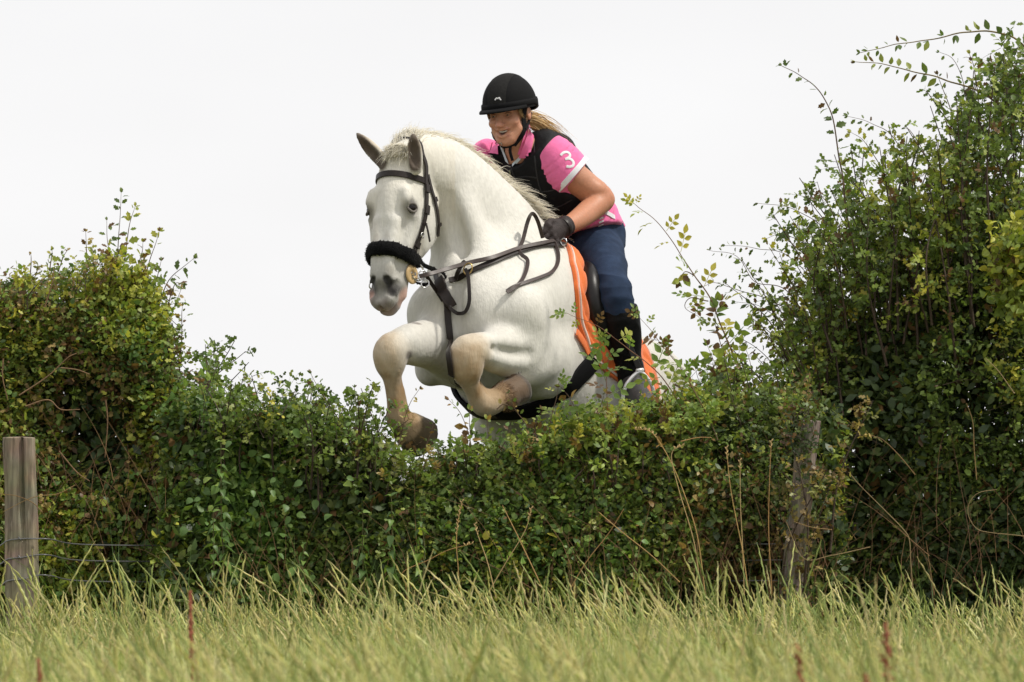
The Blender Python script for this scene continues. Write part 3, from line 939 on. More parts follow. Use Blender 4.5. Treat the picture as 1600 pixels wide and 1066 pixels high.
# ---- saddle
saddle = empty('saddle', HB(-.25, 0, .45) * [1, 1, 0], 'black leather jumping saddle under the rider', 'saddle')
sd = Field(HB(-.25, 0, .2) - .62, HB(-.25, 0, .3) + .62, .010)
sd.chain([HB(.0, 0, .43), HB(-.06, 0, .425), HB(-.22, 0, .405), HB(-.38, 0, .425), HB(-.47, 0, .475)], [.035, .035, .035, .035, .03], [.07, .085, .12, .16, .15], HU, k=0, n=4)
for s in (-1, 1):
    sd.chain([HB(-.02, s * .04, .42), HB(-.04, s * .14, .33), HB(-.06, s * .21, .25)], [.05, .06, .05], [.03, .03, .025], HF, k=.04)
sv, sf = sd.mesh()
mesh = mesh_np('seat', sv, sf, M_saddle)
link('seat', mesh, saddle)
for s in (-1, 1):
    g = []
    gn = []
    A = np.linspace(22, 92, 20)
    for a in A:
        t = (a - 22) / 70
        f0 = -.035 - .10 * t + .115 * math.sin(math.pi * min(1, t * 1.15)) ; f1 = -.34 + .02 * t - .03 * math.sin(math.pi * t)
        if t > .8: m_ = (t - .8) / .2; f0 -= .07 * m_ * m_; f1 += .10 * m_ * m_
        row = [barrel(f0 + (f1 - f0) * x, s * math.radians(a), .034 - .010 * t) for x in np.linspace(0, 1, 14)]
        g.append([r[0] for r in row]); gn.append([r[1] for r in row])
    g, gn = np.array(g), np.array(gn)
    mb = MB(); u_ = g - gn * .008
    gg, uu_ = (g, u_) if s > 0 else (u_, g)
    mb.grid(gg); mb.grid(uu_[::-1])
    for a, b in ((gg[0], uu_[0]), (uu_[-1], gg[-1]), (uu_[:, 0], gg[:, 0]), (gg[:, -1], uu_[:, -1])): mb.grid(np.stack([b, a]))
    flap = mb.build('flap', M_saddle, saddle)
    # knee roll: a long padded roll along the front of the flap
    pts = np.array([g[i, 1] + gn[i, 1] * .012 for i in range(2, 18)])
    for _ in range(2): pts[1:-1] = (pts[:-2] + 2 * pts[1:-1] + pts[2:]) / 4
    rr = .042 * np.sin(np.linspace(.25, np.pi - .2, len(pts))) ** .6
    mb = MB(); mb.tube(pts, rr, 12, up=HF)
    mb.build('knee_roll', M_saddle, saddle)
    # second welt beside it
    pts = np.array([g[i, 4] + gn[i, 4] * .006 for i in range(1, 19)])
    mb = MB(); mb.strap(pts, [gn[i, 4] for i in range(1, 19)], .022, .012); mb.build('flap_welt', M_saddle, saddle)
# girth round the barrel
pts, nn = [], []
for a in np.linspace(78, 282, 60):
    ff = np.interp(a, [78, 115, 180, 245, 282], [-.16, -.045, .06, -.045, -.16])
    p, n = barrel(ff, math.radians(a), .012)
    pts.append(p); nn.append(n)
pts, nn = np.array(pts), np.array(nn)
for _ in range(3): pts[1:-1] = (pts[:-2] + 2 * pts[1:-1] + pts[2:]) / 4
mb = MB(); mb.strap(pts, nn, .085, .014); girth = mb.build('girth', M_webbing, saddle)
# D ring at the pommel
dr = P(884, 384, .08)
dr = snap(dr)[0] + np.array([.0, -.05, .02])
th = np.linspace(0, 2 * np.pi, 17)
mb = MB(); mb.tube(dr + .013 * (np.cos(th)[:, None] * np.array([.9, -.4, 0]) + np.sin(th)[:, None] * np.array([0, 0, 1.])), .003, 6, cap=False)
mb.build('ring', M_steel, saddle)

# ---- bridle: straps hug the head
bridle = empty('bridle', HEAD0 * [1, 1, 0], 'black bridle with fluffy noseband and reins on the white horse', 'bridle')


def headring(d, tilt, off, n=48, c=-.12, a0=0, a1=360):
    """a band round the head near station d; tilt lifts its back; angle 0 = front, 90 = horse's left"""
    pts, nn = [], []
    for a in np.radians(np.linspace(a0, a1, n, endpoint=(a1 - a0) < 360)):
        dr_ = hf * math.cos(a) + hl * math.sin(a)
        c0 = HH(d, c, 0)
        far = c0 + dr_ * .30 + hd * tilt * (math.cos(a) * .30)
        cc = c0 - hd * tilt * 0
        v = cc - far; L = np.linalg.norm(v)
        p, nm, i, t = horse_bvh.ray_cast(Vector(far), Vector(v / L), L)
        if p is None: p = far + v * .6; nm = -v
        nm = np.array(nm); nm = nm if nm @ v < 0 else -nm
        pts.append(np.array(p)); nn.append(nrm(nrm(nm) - v / L))
    pts, nn = np.array(pts), np.array(nn)
    q = np.concatenate([pts[-3:], pts, pts[:3]]) if (a1 - a0) >= 360 else pts
    for _ in range(3): q[1:-1] = (q[:-2] + 2 * q[1:-1] + q[2:]) / 4
    if (a1 - a0) >= 360: q = q[3:-3]
    return q + nn * off, nn


# browband, from cheek to cheek over the forehead
p_, n_ = headring(.088, -.05, .006, 30, c=-.07, a0=-112, a1=112)
mb = MB(); mb.strap(p_, n_, .024, .006); mb.build('browband', M_leather, bridle)
# sheepskin noseband
p_, n_ = headring(.400, -.13, .011, 44, c=-.095)
v = []
rngN = np.random.default_rng(8)
mb = MB()
pn = np.concatenate([p_, p_[:1]]); nnn = np.concatenate([n_, n_[:1]])
tw = nrm(np.gradient(pn, axis=0)); sid = np.cross(tw, nnn)
ang = np.arange(18) * 2 * np.pi / 18
amp = 1 + .05 * rngN.normal(size=(len(pn) - 1, 18)); amp = np.concatenate([amp, amp[:1]])
back = np.clip(((pn - HH(.40, -.095, 0)) @ hf) / .1, -1, 1)
fw = np.where(back > -.55, 1.0, .45)
ringv = pn[:, None] + (sid[:, None] * np.cos(ang)[None, :, None] * .0275 + nnn[:, None] * (np.sin(ang)[None, :, None] * .0145 + .003)) * amp[..., None] * fw[:, None, None]
mb.grid(ringv, closed_v=True)
N = 2600
i_ = rngN.integers(0, len(pn), N); j_ = rngN.integers(0, 18, N)
rt = ringv[i_, j_]; dd = nrm(rt - pn[i_]) + rngN.normal(0, .5, (N, 3))
strands(mb, rt, dd, rngN.uniform(.003, .006, N), np.zeros((N, 3)), .0011, rngN, nseg=3, col=np.ones((N, 3)))
mb.build('noseband', M_fleece, bridle)
# headpiece and cheek pieces on both sides, throat lash
for s in (-1, 1):
    side = []
    for d, f in ((-.005, -.10), (.03, -.115), (.088, -.118), (.15, -.122), (.22, -.122), (.29, -.118), (.345, -.112), (.385, -.105), (.43, -.10)):
        far = HH(d, f, s * .3); q = HH(d, f, 0) - far; L = np.linalg.norm(q)
        p, nm, i, t = horse_bvh.ray_cast(Vector(far), Vector(q / L), L)
        if p is None: continue
        side.append(np.array(p) - q / L * (.007 if d < .36 else .012))
    side = spline(side, 4)
    mb = MB(); mb.strap(side, hl * s, .021, .006); ck = mb.build('cheek_strap', M_leather, bridle)
    for k in (9, 14, 23):
        mb = MB(); mb.strap(side[k:k + 3] + hl * s * .005, hl * s, .030, .007); mb.build('keeper', M_leather, ck)
    mb = MB(); c = side[-12] + hl * s * .009
    th = np.linspace(0, 2 * np.pi, 13); mb.tube(c + .011 * (np.cos(th)[:, None] * hd + np.sin(th)[:, None] * hf), .0022, 5, cap=False)
    mb.build('buckle', M_steel, ck)
    # a loose strap tail
    c = side[18]
    mb = MB(); mb.strap(spline([c + hl * s * .008, c + hd * .035 - hf * .012 + hl * s * .014, c + hd * .065 - hf * .035 + hl * s * .012], 4), hl * s, .010, .004); mb.build('strap_tail', M_leather, bridle)
    lash = []
    for d, f in ((.06, -.128), (.11, -.155), (.17, -.19), (.23, -.22), (.275, -.245)):
        far = HH(d, f, s * .3); q = HH(d, f, 0) - far; L = np.linalg.norm(q)
        p, nm, i, t = horse_bvh.ray_cast(Vector(far), Vector(q / L), L)
        if p is not None: lash.append(np.array(p) - q / L * .008)
    lash = spline(lash, 4)
    mb = MB(); mb.strap(lash, hl * s, .016, .005); tl = mb.build('throat_lash', M_leather, bridle)
    for k in (6, 12):
        mb = MB(); mb.strap(lash[k:k + 2] + hl * s * .004, hl * s, .024, .007); mb.build('keeper', M_leather, tl)
# head piece over the poll behind the ears
pts = [HH(-.005, -.10, .085), HH(-.05, -.115, .045), HH(-.065, -.12, 0), HH(-.05, -.115, -.045), HH(-.005, -.10, -.085)]
pts = spline([snap(p, .008)[0] for p in pts], 5)
mb = MB(); mb.strap(pts, nrm(pts - HH(.1, -.12, 0)), .028, .006); mb.build('headpiece', M_leather, bridle)
# bit: loose rings, rubber guards, mouthpiece
bits = {}
for s in (-1, 1):
    c0 = P(640, 424, -.44) if s > 0 else None
    far = HH(.462, -.105, s * .3); q = HH(.462, -.105, 0) - far; L = np.linalg.norm(q)
    p, nm, i, t = horse_bvh.ray_cast(Vector(far), Vector(q / L), L)
    c = np.array(p) - q / L * .004
    n0 = nrm(hl * s + hf * .12)
    e1 = nrm(hd - n0 * (hd @ n0)); e2 = np.cross(n0, e1)
    mb = MB()
    th = np.linspace(0, 2 * np.pi, 29)[:-1]
    for r0, r1, h in ((.012, .038, .006),):
        prof = [(r0, 0), (r0, h), (r1 - .004, h), (r1, h * .6), (r1, 0)]
        gg = np.array([[c + n0 * (z + .002) + (e1 * math.cos(t_) + e2 * math.sin(t_)) * r for r, z in prof] for t_ in th])
        gg = np.concatenate([gg, gg[:1]])
        mb.grid(gg if True else gg)
    mb.build('bit_guard', M_rubber, bridle)
    rc = c + n0 * .014 - hf * .024 - hd * .014
    bits[s] = rc
    th = np.linspace(0, 2 * np.pi, 25)
    mb = MB(); mb.tube(rc + .033 * (np.cos(th)[:, None] * e1 + np.sin(th)[:, None] * nrm(e2 + n0 * .25)), .0036, 8, cap=False)
    mb.build('bit_ring', M_steel, bridle)
    mb = MB(); mb.tube([HH(.462, -.105, 0), c + n0 * .02], .007, 8); mb.build('mouthpiece', M_steel, bridle)
    r2 = rc + np.array([.030, -.01, -.045]) if s > 0 else rc + np.array([-.01, .02, -.04])
    mb = MB(); mb.tube(r2 + .016 * (np.cos(th)[:, None] * np.array([.9, .3, 0]) + np.sin(th)[:, None] * np.array([.1, .2, .97])), .0028, 7, cap=False)
    mb.tube(rc + np.array([.018, -.008, -.012]) + .02 * (np.cos(th)[:, None] * np.array([.75, .5, 0]) + np.sin(th)[:, None] * np.array([.2, .2, .9])), .0026, 7, cap=False)
    mb.build('rein_ring', M_steel, bridle)

# ---- reins
HANDL = P(856, 370, .03)                     # where the left hand closes on the rein
HANDR = P(846, 362, .22)


def freestrap(name, pix, w, th, m, parent, n=8, nrmv=(-.2, -1, .25)):
    """a strap hanging clear of the coat; pix = (px, py, depth in front of the coat below)"""
    pts = []
    for q in spline(pix, n):
        p, m_ = cast(q[0], q[1])
        d = nrm(ray(q[0], q[1]))
        if p is None or q[2] < -5: pts.append(P(q[0], q[1], q[3])); continue
        pts.append(np.array(p) - d * q[2])
    pts = np.array(pts)
    for _ in range(6): pts[1:-1] = (pts[:-2] + 2 * pts[1:-1] + pts[2:]) / 4
    mb = MB(); mb.strap(pts, nrmv, w, th)
    return mb.build(name, m, parent), pts


def depthstrap(name, pix, w, th, m, parent, n=8, nrmv=(-.2, -1, .25)):
    pts = np.array([P(a, b, y) for a, b, y in spline(pix, n)])
    mb = MB(); mb.strap(pts, nrmv, w, th)
    return mb.build(name, m, parent), pts


def Yc(px, py, off):
    """depth of a point 'off' metres nearer than the coat under a pixel"""
    p, n = cast(px, py)
    return (p[1] - off) if p is not None else 0.0


yb = bits[1][1] - .01
depthstrap('rein', [(655, 432, yb), (672, 428, yb - .0), (700, 420, min(yb + .06, Yc(700, 420, .03))), (735, 410, Yc(735, 410, .04)), (770, 402, Yc(770, 402, .035)), (810, 388, Yc(810, 388, .03)), (845, 380, Yc(845, 380, .04)), (866, 376, HANDL[1] - .02)], .0165, .006, M_leather_b, bridle)
# far rein passes behind the neck
br = bits[-1]
far_pts = spline([br, P(600, 415, -.22), P(640, 380, .16), P(720, 340, .30), P(800, 340, .33), HANDR], 8)
mb = MB(); mb.strap(far_pts, [-1, .3, .2], .019, .006); mb.build('rein', M_leather_b, bridle)
# the slack of the reins: a loop over the withers and the free end hanging on the shoulder
depthstrap('rein_loop', [(848, 372, Yc(850, 380, .05)), (840, 345, Yc(845, 375, .08)), (832, 334, Yc(840, 375, .09)), (825, 345, Yc(825, 360, .05)), (817, 375, Yc(817, 375, .035)), (811, 390, Yc(811, 390, .025)), (815, 398, Yc(815, 398, .025)),
             (824, 406, Yc(824, 406, .025)), (823, 420, Yc(823, 420, .02)), (817, 435, Yc(817, 435, .02)), (806, 448, Yc(806, 448, .022)), (792, 457, Yc(792, 457, .03))], .015, .005, M_leather_b, bridle)
depthstrap('rein_loop', [(866, 378, HANDL[1] - .02), (872, 395, Yc(872, 395, .03)), (871, 412, Yc(871, 412, .02)), (862, 425, Yc(862, 425, .02)), (845, 433, Yc(845, 433, .02)), (825, 440, Yc(825, 440, .02)), (805, 447, Yc(805, 447, .02)), (792, 455, Yc(792, 455, .022))], .015, .005, M_leather_b, bridle)

# ---- breastplate with running martingale
bp = empty('breastplate', HB(.35, 0, 0) * [1, 1, 0], 'dark leather breastplate with martingale straps across the white chest', 'breastplate')


def coat_strap(name, px_list, w, th, m, off, n=6):
    pts, nn = body_path(px_list, off, n)
    mb = MB(); mb.strap(pts, nn, w, th)
    o = mb.build(name, m, bp)
    return o, pts


coat_strap('shoulder_strap', [(702, 440), (722, 432), (760, 415), (800, 398), (840, 386), (862, 384), (880, 384)], .022, .006, M_leather, .010)
coat_strap('shoulder_strap', [(694, 452), (686, 440), (683, 428)], .022, .006, M_leather, .010)
coat_strap('chest_strap', [(693, 440), (697, 470), (699, 500), (702, 535), (705, 560), (708, 585)], .026, .007, M_leather, .012)
pts = np.concatenate([body_path([(708, 585), (712, 600)], .012, 4)[0], spline([HB(.30, 0, -.345), HB(.15, 0, -.372), HB(.03, 0, -.372)], 4)])
pts = spline(pts[::3], 3)
mb = MB(); mb.strap(pts, -HU + HF * .5, .026, .007); mb.build('chest_strap', M_leather, bp)
# centre fitting
c, n = cast(697, 458, .012)
mb = MB()
ax3 = np.stack([nrm(np.cross([0, 0, 1], n)), n, [0, 0, 1]])
mb.strap(*body_path([(690, 440), (694, 455), (699, 472), (703, 480)], .018), .042, .010)
mb.build('chest_pad', M_leather, bp)
th = np.linspace(0, 2 * np.pi, 17)
for (px, py) in ((691, 449), (696, 459)):
    c, n = cast(px, py, .024)
    e1 = nrm(np.cross([0, 0, 1], n)); e2 = np.cross(n, e1)
    mb = MB(); mb.tube(c - n * .008 + .010 * (np.cos(th)[:, None] * e1 + np.sin(th)[:, None] * e2), .0022, 6, cap=False); mb.build('buckle', M_brass, bp)
# martingale forks: up to rings on the reins
depthstrap('martingale_strap', [(700, 478, Yc(700, 478, .02)), (706, 484, Yc(706, 484, .03)), (716, 490, Yc(716, 490, .03)), (727, 487, Yc(727, 487, .03)), (733, 472, Yc(733, 472, .03)), (733, 450, Yc(733, 450, .04)), (731, 430, Yc(731, 430, .05)), (727, 420, Yc(727, 420, .05))], .014, .005, M_leather, bp)
depthstrap('martingale_strap', [(692, 470, Yc(692, 470, .02)), (683, 456, Yc(683, 456, .03)), (672, 440, yb + .04), (664, 427, yb + .01)], .015, .005, M_leather, bp)
depthstrap('martingale_strap', [(712, 436, Yc(712, 436, .03)), (716, 424, Yc(716, 424, .05)), (723, 412, Yc(723, 412, .055)), (727, 408, Yc(727, 408, .055))], .016, .006, M_leather, bp)
c = P(731, 420, Yc(731, 420, .05))
mb = MB(); mb.tube(c + .021 * (np.cos(th)[:, None] * np.array([.8, -.5, .1]) + np.sin(th)[:, None] * np.array([.1, -.1, 1.])), .0028, 7, cap=False); mb.build('rein_ring', M_brass, bp)
# ------------------------------------------------------------------ the rider
TL = nrm([.885, -.465, 0])
UP = nrm(P(815, 236, .385) - P(928, 368, .60))
BN = np.cross(UP, TL); BN = nrm(BN if BN[2] > 0 else -BN)          # normal of her back
Hc = P(796, 177, .28)
fn = nrm([-.42, -.88, -.17])
fu = np.array([-.10, -.02, 1.0]); fu = nrm(fu - fn * (fu @ fn))
fs = np.cross(fu, fn); fs = fs if fs[0] > 0 else -fs


def HD(f, s, u):
    return Hc + f * fn + s * fs + u * fu


def PP(l):
    return [P(*q) for q in l]


torso = [(916, 370, .60, .122, .152), (897, 328, .53, .110, .140), (860, 287, .45, .118, .155), (834, 256, .41, .095, .145), (814, 236, .375, .058, .085)]
armL = [(864, 242, .335, .058), (888, 270, .335, .062), (915, 292, .36, .060), (940, 311, .37, .047), (920, 330, .30, .047), (900, 345, .20, .040), (877, 357, .10, .029)]
armR = [(768, 258, .50, .056), (752, 290, .52, .055), (760, 330, .50, .046), (800, 350, .40, .042), (838, 360, .28, .028)]
LHIP, LKNE, LANK, LTOE = P(927, 376, .54), P(959, 455, .12), P(987, 592, .18), P(1008, 628, .03)
RHIP, RKNE, RANK = HB(-.28, -.09, .57), HB(-.03, -.31, .24), HB(-.30, -.30, -.03)
RTOE = RANK + HF * .17 - np.array([0, 0, .07])

VB = .0050
lo, hi = np.array([-.20, -.12, .72]), np.array([.62, .95, 2.28])
bd = Field(lo, hi, VB)
bd.chain(PP([t[:3] for t in torso]), [t[3] - .016 for t in torso], [t[4] - .016 for t in torso], BN, k=0)
for arm in (armL, armR):
    bd.chain(PP([a[:3] for a in arm]), [a[3] for a in arm], [a[3] for a in arm], TL, k=.03)
bd.ball(P(931, 298, .345), [.035, .03, .03], k=.03)
bd.chain([P(936, 305, .385), P(946, 313, .375)], .030, .030, TL, k=.03)          # elbow point
hip_pairs = ((LHIP, LKNE, LANK, LTOE), (RHIP, RKNE, RANK, RTOE))
for a, b, c, d in hip_pairs:
    bd.chain([a, (a * .5 + b * .5), b, (b * .55 + c * .45), c], [.095, .08, .052, .046, .026], [.095, .08, .052, .046, .026], TL, k=.03)
    bd.chain([c, (c + d) / 2, d], [.026, .022, .018], [.026, .022, .018], [0, 0, 1], k=.01)
# neck and head
bd.chain([P(820, 242, .39), HD(-.035, 0, -.10), HD(-.03, 0, -.05)], [.066, .058, .056], [.066, .054, .054], fn, k=.04)
bd.ball(HD(-.012, 0, .035), [.096, .077, .105], [fn, fs, fu], k=.02)
bd.chain([HD(.020, 0, .01), HD(.024, 0, -.05), HD(.040, 0, -.088)], [.070, .064, .042], [.062, .055, .036], fn, k=.02)
bd.ball(HD(.070, 0, -.104), [.022, .026, .020], [fn, fs, fu], k=.025)
for s in (-1, 1):
    bd.ball(HD(.066, s * .038, -.030), [.026, .025, .021], [fn, fs, fu], k=.02)
    bd.chain([HD(.040, s * .050, -.065), HD(.062, s * .024, -.098)], [.018, .016], .018, fu, k=.02)
    bd.chain([HD(.080, s * .014, .022), HD(.074, s * .044, .018)], .010, .012, fu, k=.015)
    bd.ball(HD(.094, s * .031, .000), [.016, .016, .010], [fn, fs, fu], k=.012, op='sub')
    bd.ball(HD(.100, s * .013, -.040), [.010, .009, .008], [fn, fs, fu], k=.008)
    bd.chain([HD(.098, s * .022, -.046), HD(.088, s * .034, -.070)], .003, .004, fn, k=.012, op='sub')      # smile fold
    bd.ball(HD(-.012, s * .078, -.008), [.018, .008, .030], [fn, fs, fu], k=.008)
    bd.ball(HD(-.006, s * .086, -.004), [.009, .005, .016], [fn, fs, fu], k=.004, op='sub')
bd.chain([HD(.090, 0, .012), HD(.100, 0, -.016), HD(.112, 0, -.036)], [.010, .011, .012], [.009, .010, .012], fn, k=.012)
bd.chain([HD(.078, -.028, -.055), HD(.097, 0, -.058), HD(.078, .028, -.055)], .008, .009, fu, k=.008)     # upper lip
bd.chain([HD(.076, -.024, -.075), HD(.093, 0, -.084), HD(.076, .024, -.075)], .008, .010, fu, k=.008)     # lower lip
bd.chain([HD(.084, -.028, -.061), HD(.100, 0, -.070), HD(.084, .028, -.061)], [.003, .009, .003], .012, fu, k=.004, op='sub')   # open mouth
bv, bf = bd.mesh()
del bd
bc = np.tile(np.array([.50, .225, .130]), (len(bv), 1))


def bpaint(w, c):
    global bc
    w = np.clip(w, 0, 1)[:, None]
    bc = bc * (1 - w) + np.asarray(c) * w


m1 = vnoise(bv, 45); m2 = vnoise(bv, 140)
bpaint(.5 * sstep(bv[:, 2], 1.80, 1.88), (.54, .285, .19))
bpaint(.25 * sstep(m1, .2, 1.2), (.46, .175, .095))
bpaint(.18 * sstep(m2, .5, 1.5), (.38, .17, .10))
for s in (-1, 1):
    bpaint(.15 * blob(bv, HD(.085, s * .040, -.035), .008, .035), (.60, .28, .21))
    bpaint(.35 * blob(bv, HD(.088, s * .031, .001), .010, .022), (.30, .17, .13))
    d = seg_dist(bv, HD(.090, s * .016, .021), HD(.080, s * .046, .020))
    bpaint(.65 * sstep(d, .008, .003), (.20, .12, .07))
bpaint(.4 * blob(bv, HD(.115, 0, -.036), .008, .022), (.62, .27, .20))
for u_, w_ in ((-.058, .024), (-.084, .022)):
    d = seg_dist(bv, HD(.086, -w_, u_), HD(.086, w_, u_))
    bpaint(.85 * sstep(d, .011, .006) * ((bv - Hc) @ fn > .08) * .6, (.48, .19, .16))
bpaint(.95 * blob(bv, HD(.078, 0, -.070), .012, .021), (.05, .02, .02))
bpaint(.3 * blob(bv, P(943, 314, .36), .01, .06), (.60, .26, .17))
M_skin = mat('skin', (1, 1, 1), .48, .08, 90, bump=.25, bscale=260, attr=True, spec=.35, bdist=.002)
M_skin.node_tree.nodes['Principled BSDF'].inputs['Subsurface Weight'].default_value = .12
M_skin.node_tree.nodes['Principled BSDF'].inputs['Subsurface Radius'].default_value = (.012, .005, .003)
rider = empty('person', P(925, 372, .6) * [1, 1, 0], 'woman in pink polo shirt and black body protector leaning forward on the white horse', 'person')
link('body', mesh_np('body', bv, bf, M_skin, True, col=bc), rider)
body_bvh = BVHTree.FromPolygons(bv.tolist(), bf.tolist())
M_white = mat('eye_white', (.62, .58, .54), .25, .05, 40)
M_iris = mat('iris', (.05, .05, .045), .15, .2, 60)
M_teeth = mat('teeth', (.72, .68, .60), .3, .05, 60)
for s in (-1, 1):
    mb = MB()
    th, ph = np.meshgrid(np.linspace(0, np.pi, 9), np.arange(14) * np.pi / 7, indexing='ij')
    sp = np.stack([np.sin(th) * np.cos(ph), np.sin(th) * np.sin(ph), np.cos(th)], -1)
    c = HD(.0722, s * .031, -.001)
    mb.grid(c + .0115 * sp, closed_v=True)
    e = mb.build('eye', M_white, rider)
    mb = MB(); mb.grid(c + fn * .0082 - fs * .001 + .0052 * sp, closed_v=True); mb.build('iris', M_iris, e)
    for u_, r_ in ((.0058, .0046), (-.0070, .0038)):
        x = np.linspace(-1, 1, 9)
        pts = [c + fs * .0125 * q + fu * u_ * (1 - q * q) + fn * (.0115 * math.sqrt(1 - .6 * q * q) - .0005) for q in x]
        mb = MB(); mb.tube(pts, r_, 6, col=(.42, .21, .135)); mb.build('eyelid', M_skin, rider, usecol=True)
x = np.linspace(-1, 1, 9)
mb = MB(); mb.strap([HD(.0860 - .012 * q * q, .0185 * q, -.0650 + .004 * q * q) for q in x], fn, .0066, .004)
# the strap's face looks forward: height runs along fu
mb.build('teeth', M_teeth, rider)


def cloth(name, m, field, parent=rider, wr=0.0, ws=30, stretch=(1, 1, 1)):
    v, f = field.mesh()
    if wr:
        # soft folds pushed into the surface along its normals
        fa = v[f]; n = np.cross(fa[:, 2] - fa[:, 0], fa[:, 3] - fa[:, 1])
        vn = np.zeros_like(v)
        for k in range(4): np.add.at(vn, f[:, k], n)
        vn = nrm(vn)
        q = v * np.asarray(stretch)
        d = vnoise(q, ws); d = 1 - np.abs(d) ** .8
        v = v + vn * (wr * d)[:, None]
    return link(name, mesh_np(name, v, f, m, True), parent), BVHTree.FromPolygons(v.tolist(), f.tolist())


# jeans
M_jeans = mat('dark_denim', (.023, .038, .074), .85, .3, 22, bump=.35, bscale=900, spec=.12, bdist=.001, bump2=(40, .25, .006))
jf = Field([.20, -.12, 1.05], [.62, .95, 1.75], VB)
jf.chain(PP([torso[0][:3], (905, 338, .55)]), [.130, .118], [.158, .145], BN, k=0)
jf.ball(P(928, 356, .64), [.09, .11, .10], k=.06)
for s, (a, b, c, d) in zip((1, -1), hip_pairs):
    jf.chain([a, a * .6 + b * .4, b, b * .62 + c * .38], [.106, .094, .068, .064], [.106, .092, .066, .063], TL, k=.05)
jo, jeans_bvh = cloth('jeans', M_jeans, jf, wr=.007, ws=22, stretch=(.6, .6, 2.0))
# boots and half chaps
M_boot = mat('black_boot', (.005, .005, .0055), .6, .3, 50, bump=.3, bscale=200, spec=.15, bdist=.003)
M_toe = mat('grey_boot_foot', (.055, .052, .052), .55, .25, 60, bump=.3, bscale=200, bdist=.002)
for s, (a, b, c, d) in zip((1, -1), hip_pairs):
    ft = nrm(d - c)
    cfd = Field(np.minimum(np.minimum(b, c), d) - .16, np.maximum(np.maximum(b, c), d) + .16, .0045)
    cfd.chain([b * .80 + c * .20, b * .6 + c * .4, b * .3 + c * .7, c + ft * .005, c + ft * .03 - np.array([0, 0, .03])], [.078, .078, .060, .050, .048], [.075, .076, .058, .048, .046], TL, k=0, cap=.15)
    cloth('half_chap', M_boot, cfd, wr=.005, ws=26, stretch=(.7, .7, 1.8))
    ffd = Field(np.minimum(c, d) - .16, np.maximum(c, d) + .16, .004)
    heel = c - ft * .035 + np.array([0, 0, -.045])
    ffd.chain([c + [0, 0, .05], c + ft * .01 + [0, 0, .01], c + ft * .05 + [0, 0, -.02], d], [.050, .050, .046, .034], [.048, .050, .046, .042], [0, .3, 1], k=0)
    ffd.chain([heel, c + ft * .06 + [0, 0, -.05], d + [0, 0, -.018]], [.028, .024, .022], [.036, .042, .040], [0, 0, 1], k=.02)
    cloth('boot', M_toe, ffd)

# polo shirt: body, sleeves, hem
M_pink = mat('pink_cotton', (.80, .155, .36), .85, .07, 60, bump=.3, bscale=700, sheen=.2, bdist=.001, bump2=(22, .4, .012))
M_trim = mat('white_trim', (.74, .75, .77), .8, .05, 60, bump=.2, bscale=600, bdist=.001)
sf_ = Field(lo, hi, VB)
tp = [t for t in torso]
sf_.chain(PP([(908, 374, .62), (898, 348, .575), torso[1][:3], torso[2][:3], torso[3][:3]]), [.165, .150, .124, .126, .10], [.188, .172, .152, .160, .150], BN, k=0, cap=.12)
sf_.chain([P(896, 322, .50), P(912, 348, .50), P(918, 362, .50)], [.10, .128, .132], [.10, .128, .132], TL, k=.04)
sf_.cut(P(905, 361, .42), nrm([.26, -.15, -.9]), .36, .004)
sl = [(856, 240, .345, .080), (872, 252, .335, .084), (884, 266, .335, .086), (893, 274, .337, .084)]
sf_.chain(PP([a[:3] for a in sl]), [a[3] for a in sl], [a[3] for a in sl], TL, k=.025, cap=.15)
sr = [(772, 246, .47, .080), (764, 252, .49, .084), (758, 268, .51, .080), (753, 290, .52, .078)]
sf_.chain(PP([a[:3] for a in sr]), [a[3] for a in sr], [a[3] for a in sr], TL, k=.025, cap=.15)
so, shirt_bvh = cloth('polo_shirt', M_pink, sf_, wr=.006, ws=24, stretch=(1, 1, .8))


def cuff(chain, r, w, n=40, nm='cuff_band'):
    a, b = P(*chain[-2][:3]), P(*chain[-1][:3]); ax = nrm(b - a)
    c = b - ax * .002
    e1 = nrm(np.cross(ax, [0, .2, 1])); e2 = np.cross(ax, e1)
    th = np.linspace(0, 2 * np.pi, n, endpoint=False)
    rad = np.cos(th)[:, None] * e1 + np.sin(th)[:, None] * e2
    pts = c + rad * (r + .002 * np.sin(3 * th)[:, None])
    mb = MB(); mb.strap(pts, rad, w, .008, closed=True); mb.build(nm, M_trim, rider)


cuff(sl, .0885, .022)
cuff(sr, .083, .022)

# body protector
M_vest = mat('black_vest', (.0055, .0055, .0065), .66, .3, 40, bump=.3, bscale=420, spec=.20, bdist=.002, bump2=(16, .5, .02))
vf = Field(lo, hi, VB)
vt = [(899, 334, .535, .136, .160), (880, 310, .495, .142, .166), (858, 285, .45, .146, .172), (838, 258, .415, .130, .162), (822, 240, .395, .108, .145)]
vf.chain(PP([t[:3] for t in vt]), [t[3] for t in vt], [t[4] for t in vt], BN, k=0, cap=.25)
vf.chain(PP([(822, 234, .42), (852, 228, .41)]), [.055, .060], [.055, .060], BN, k=.03)
vf.chain(PP([(800, 240, .43), (778, 246, .46)]), [.05, .04], [.05, .045], BN, k=.03)
vf.ball(P(868, 232, .47), [.075, .075, .06], k=.05)
vf.ball(P(846, 227, .375), [.055, .06, .05], k=.04)
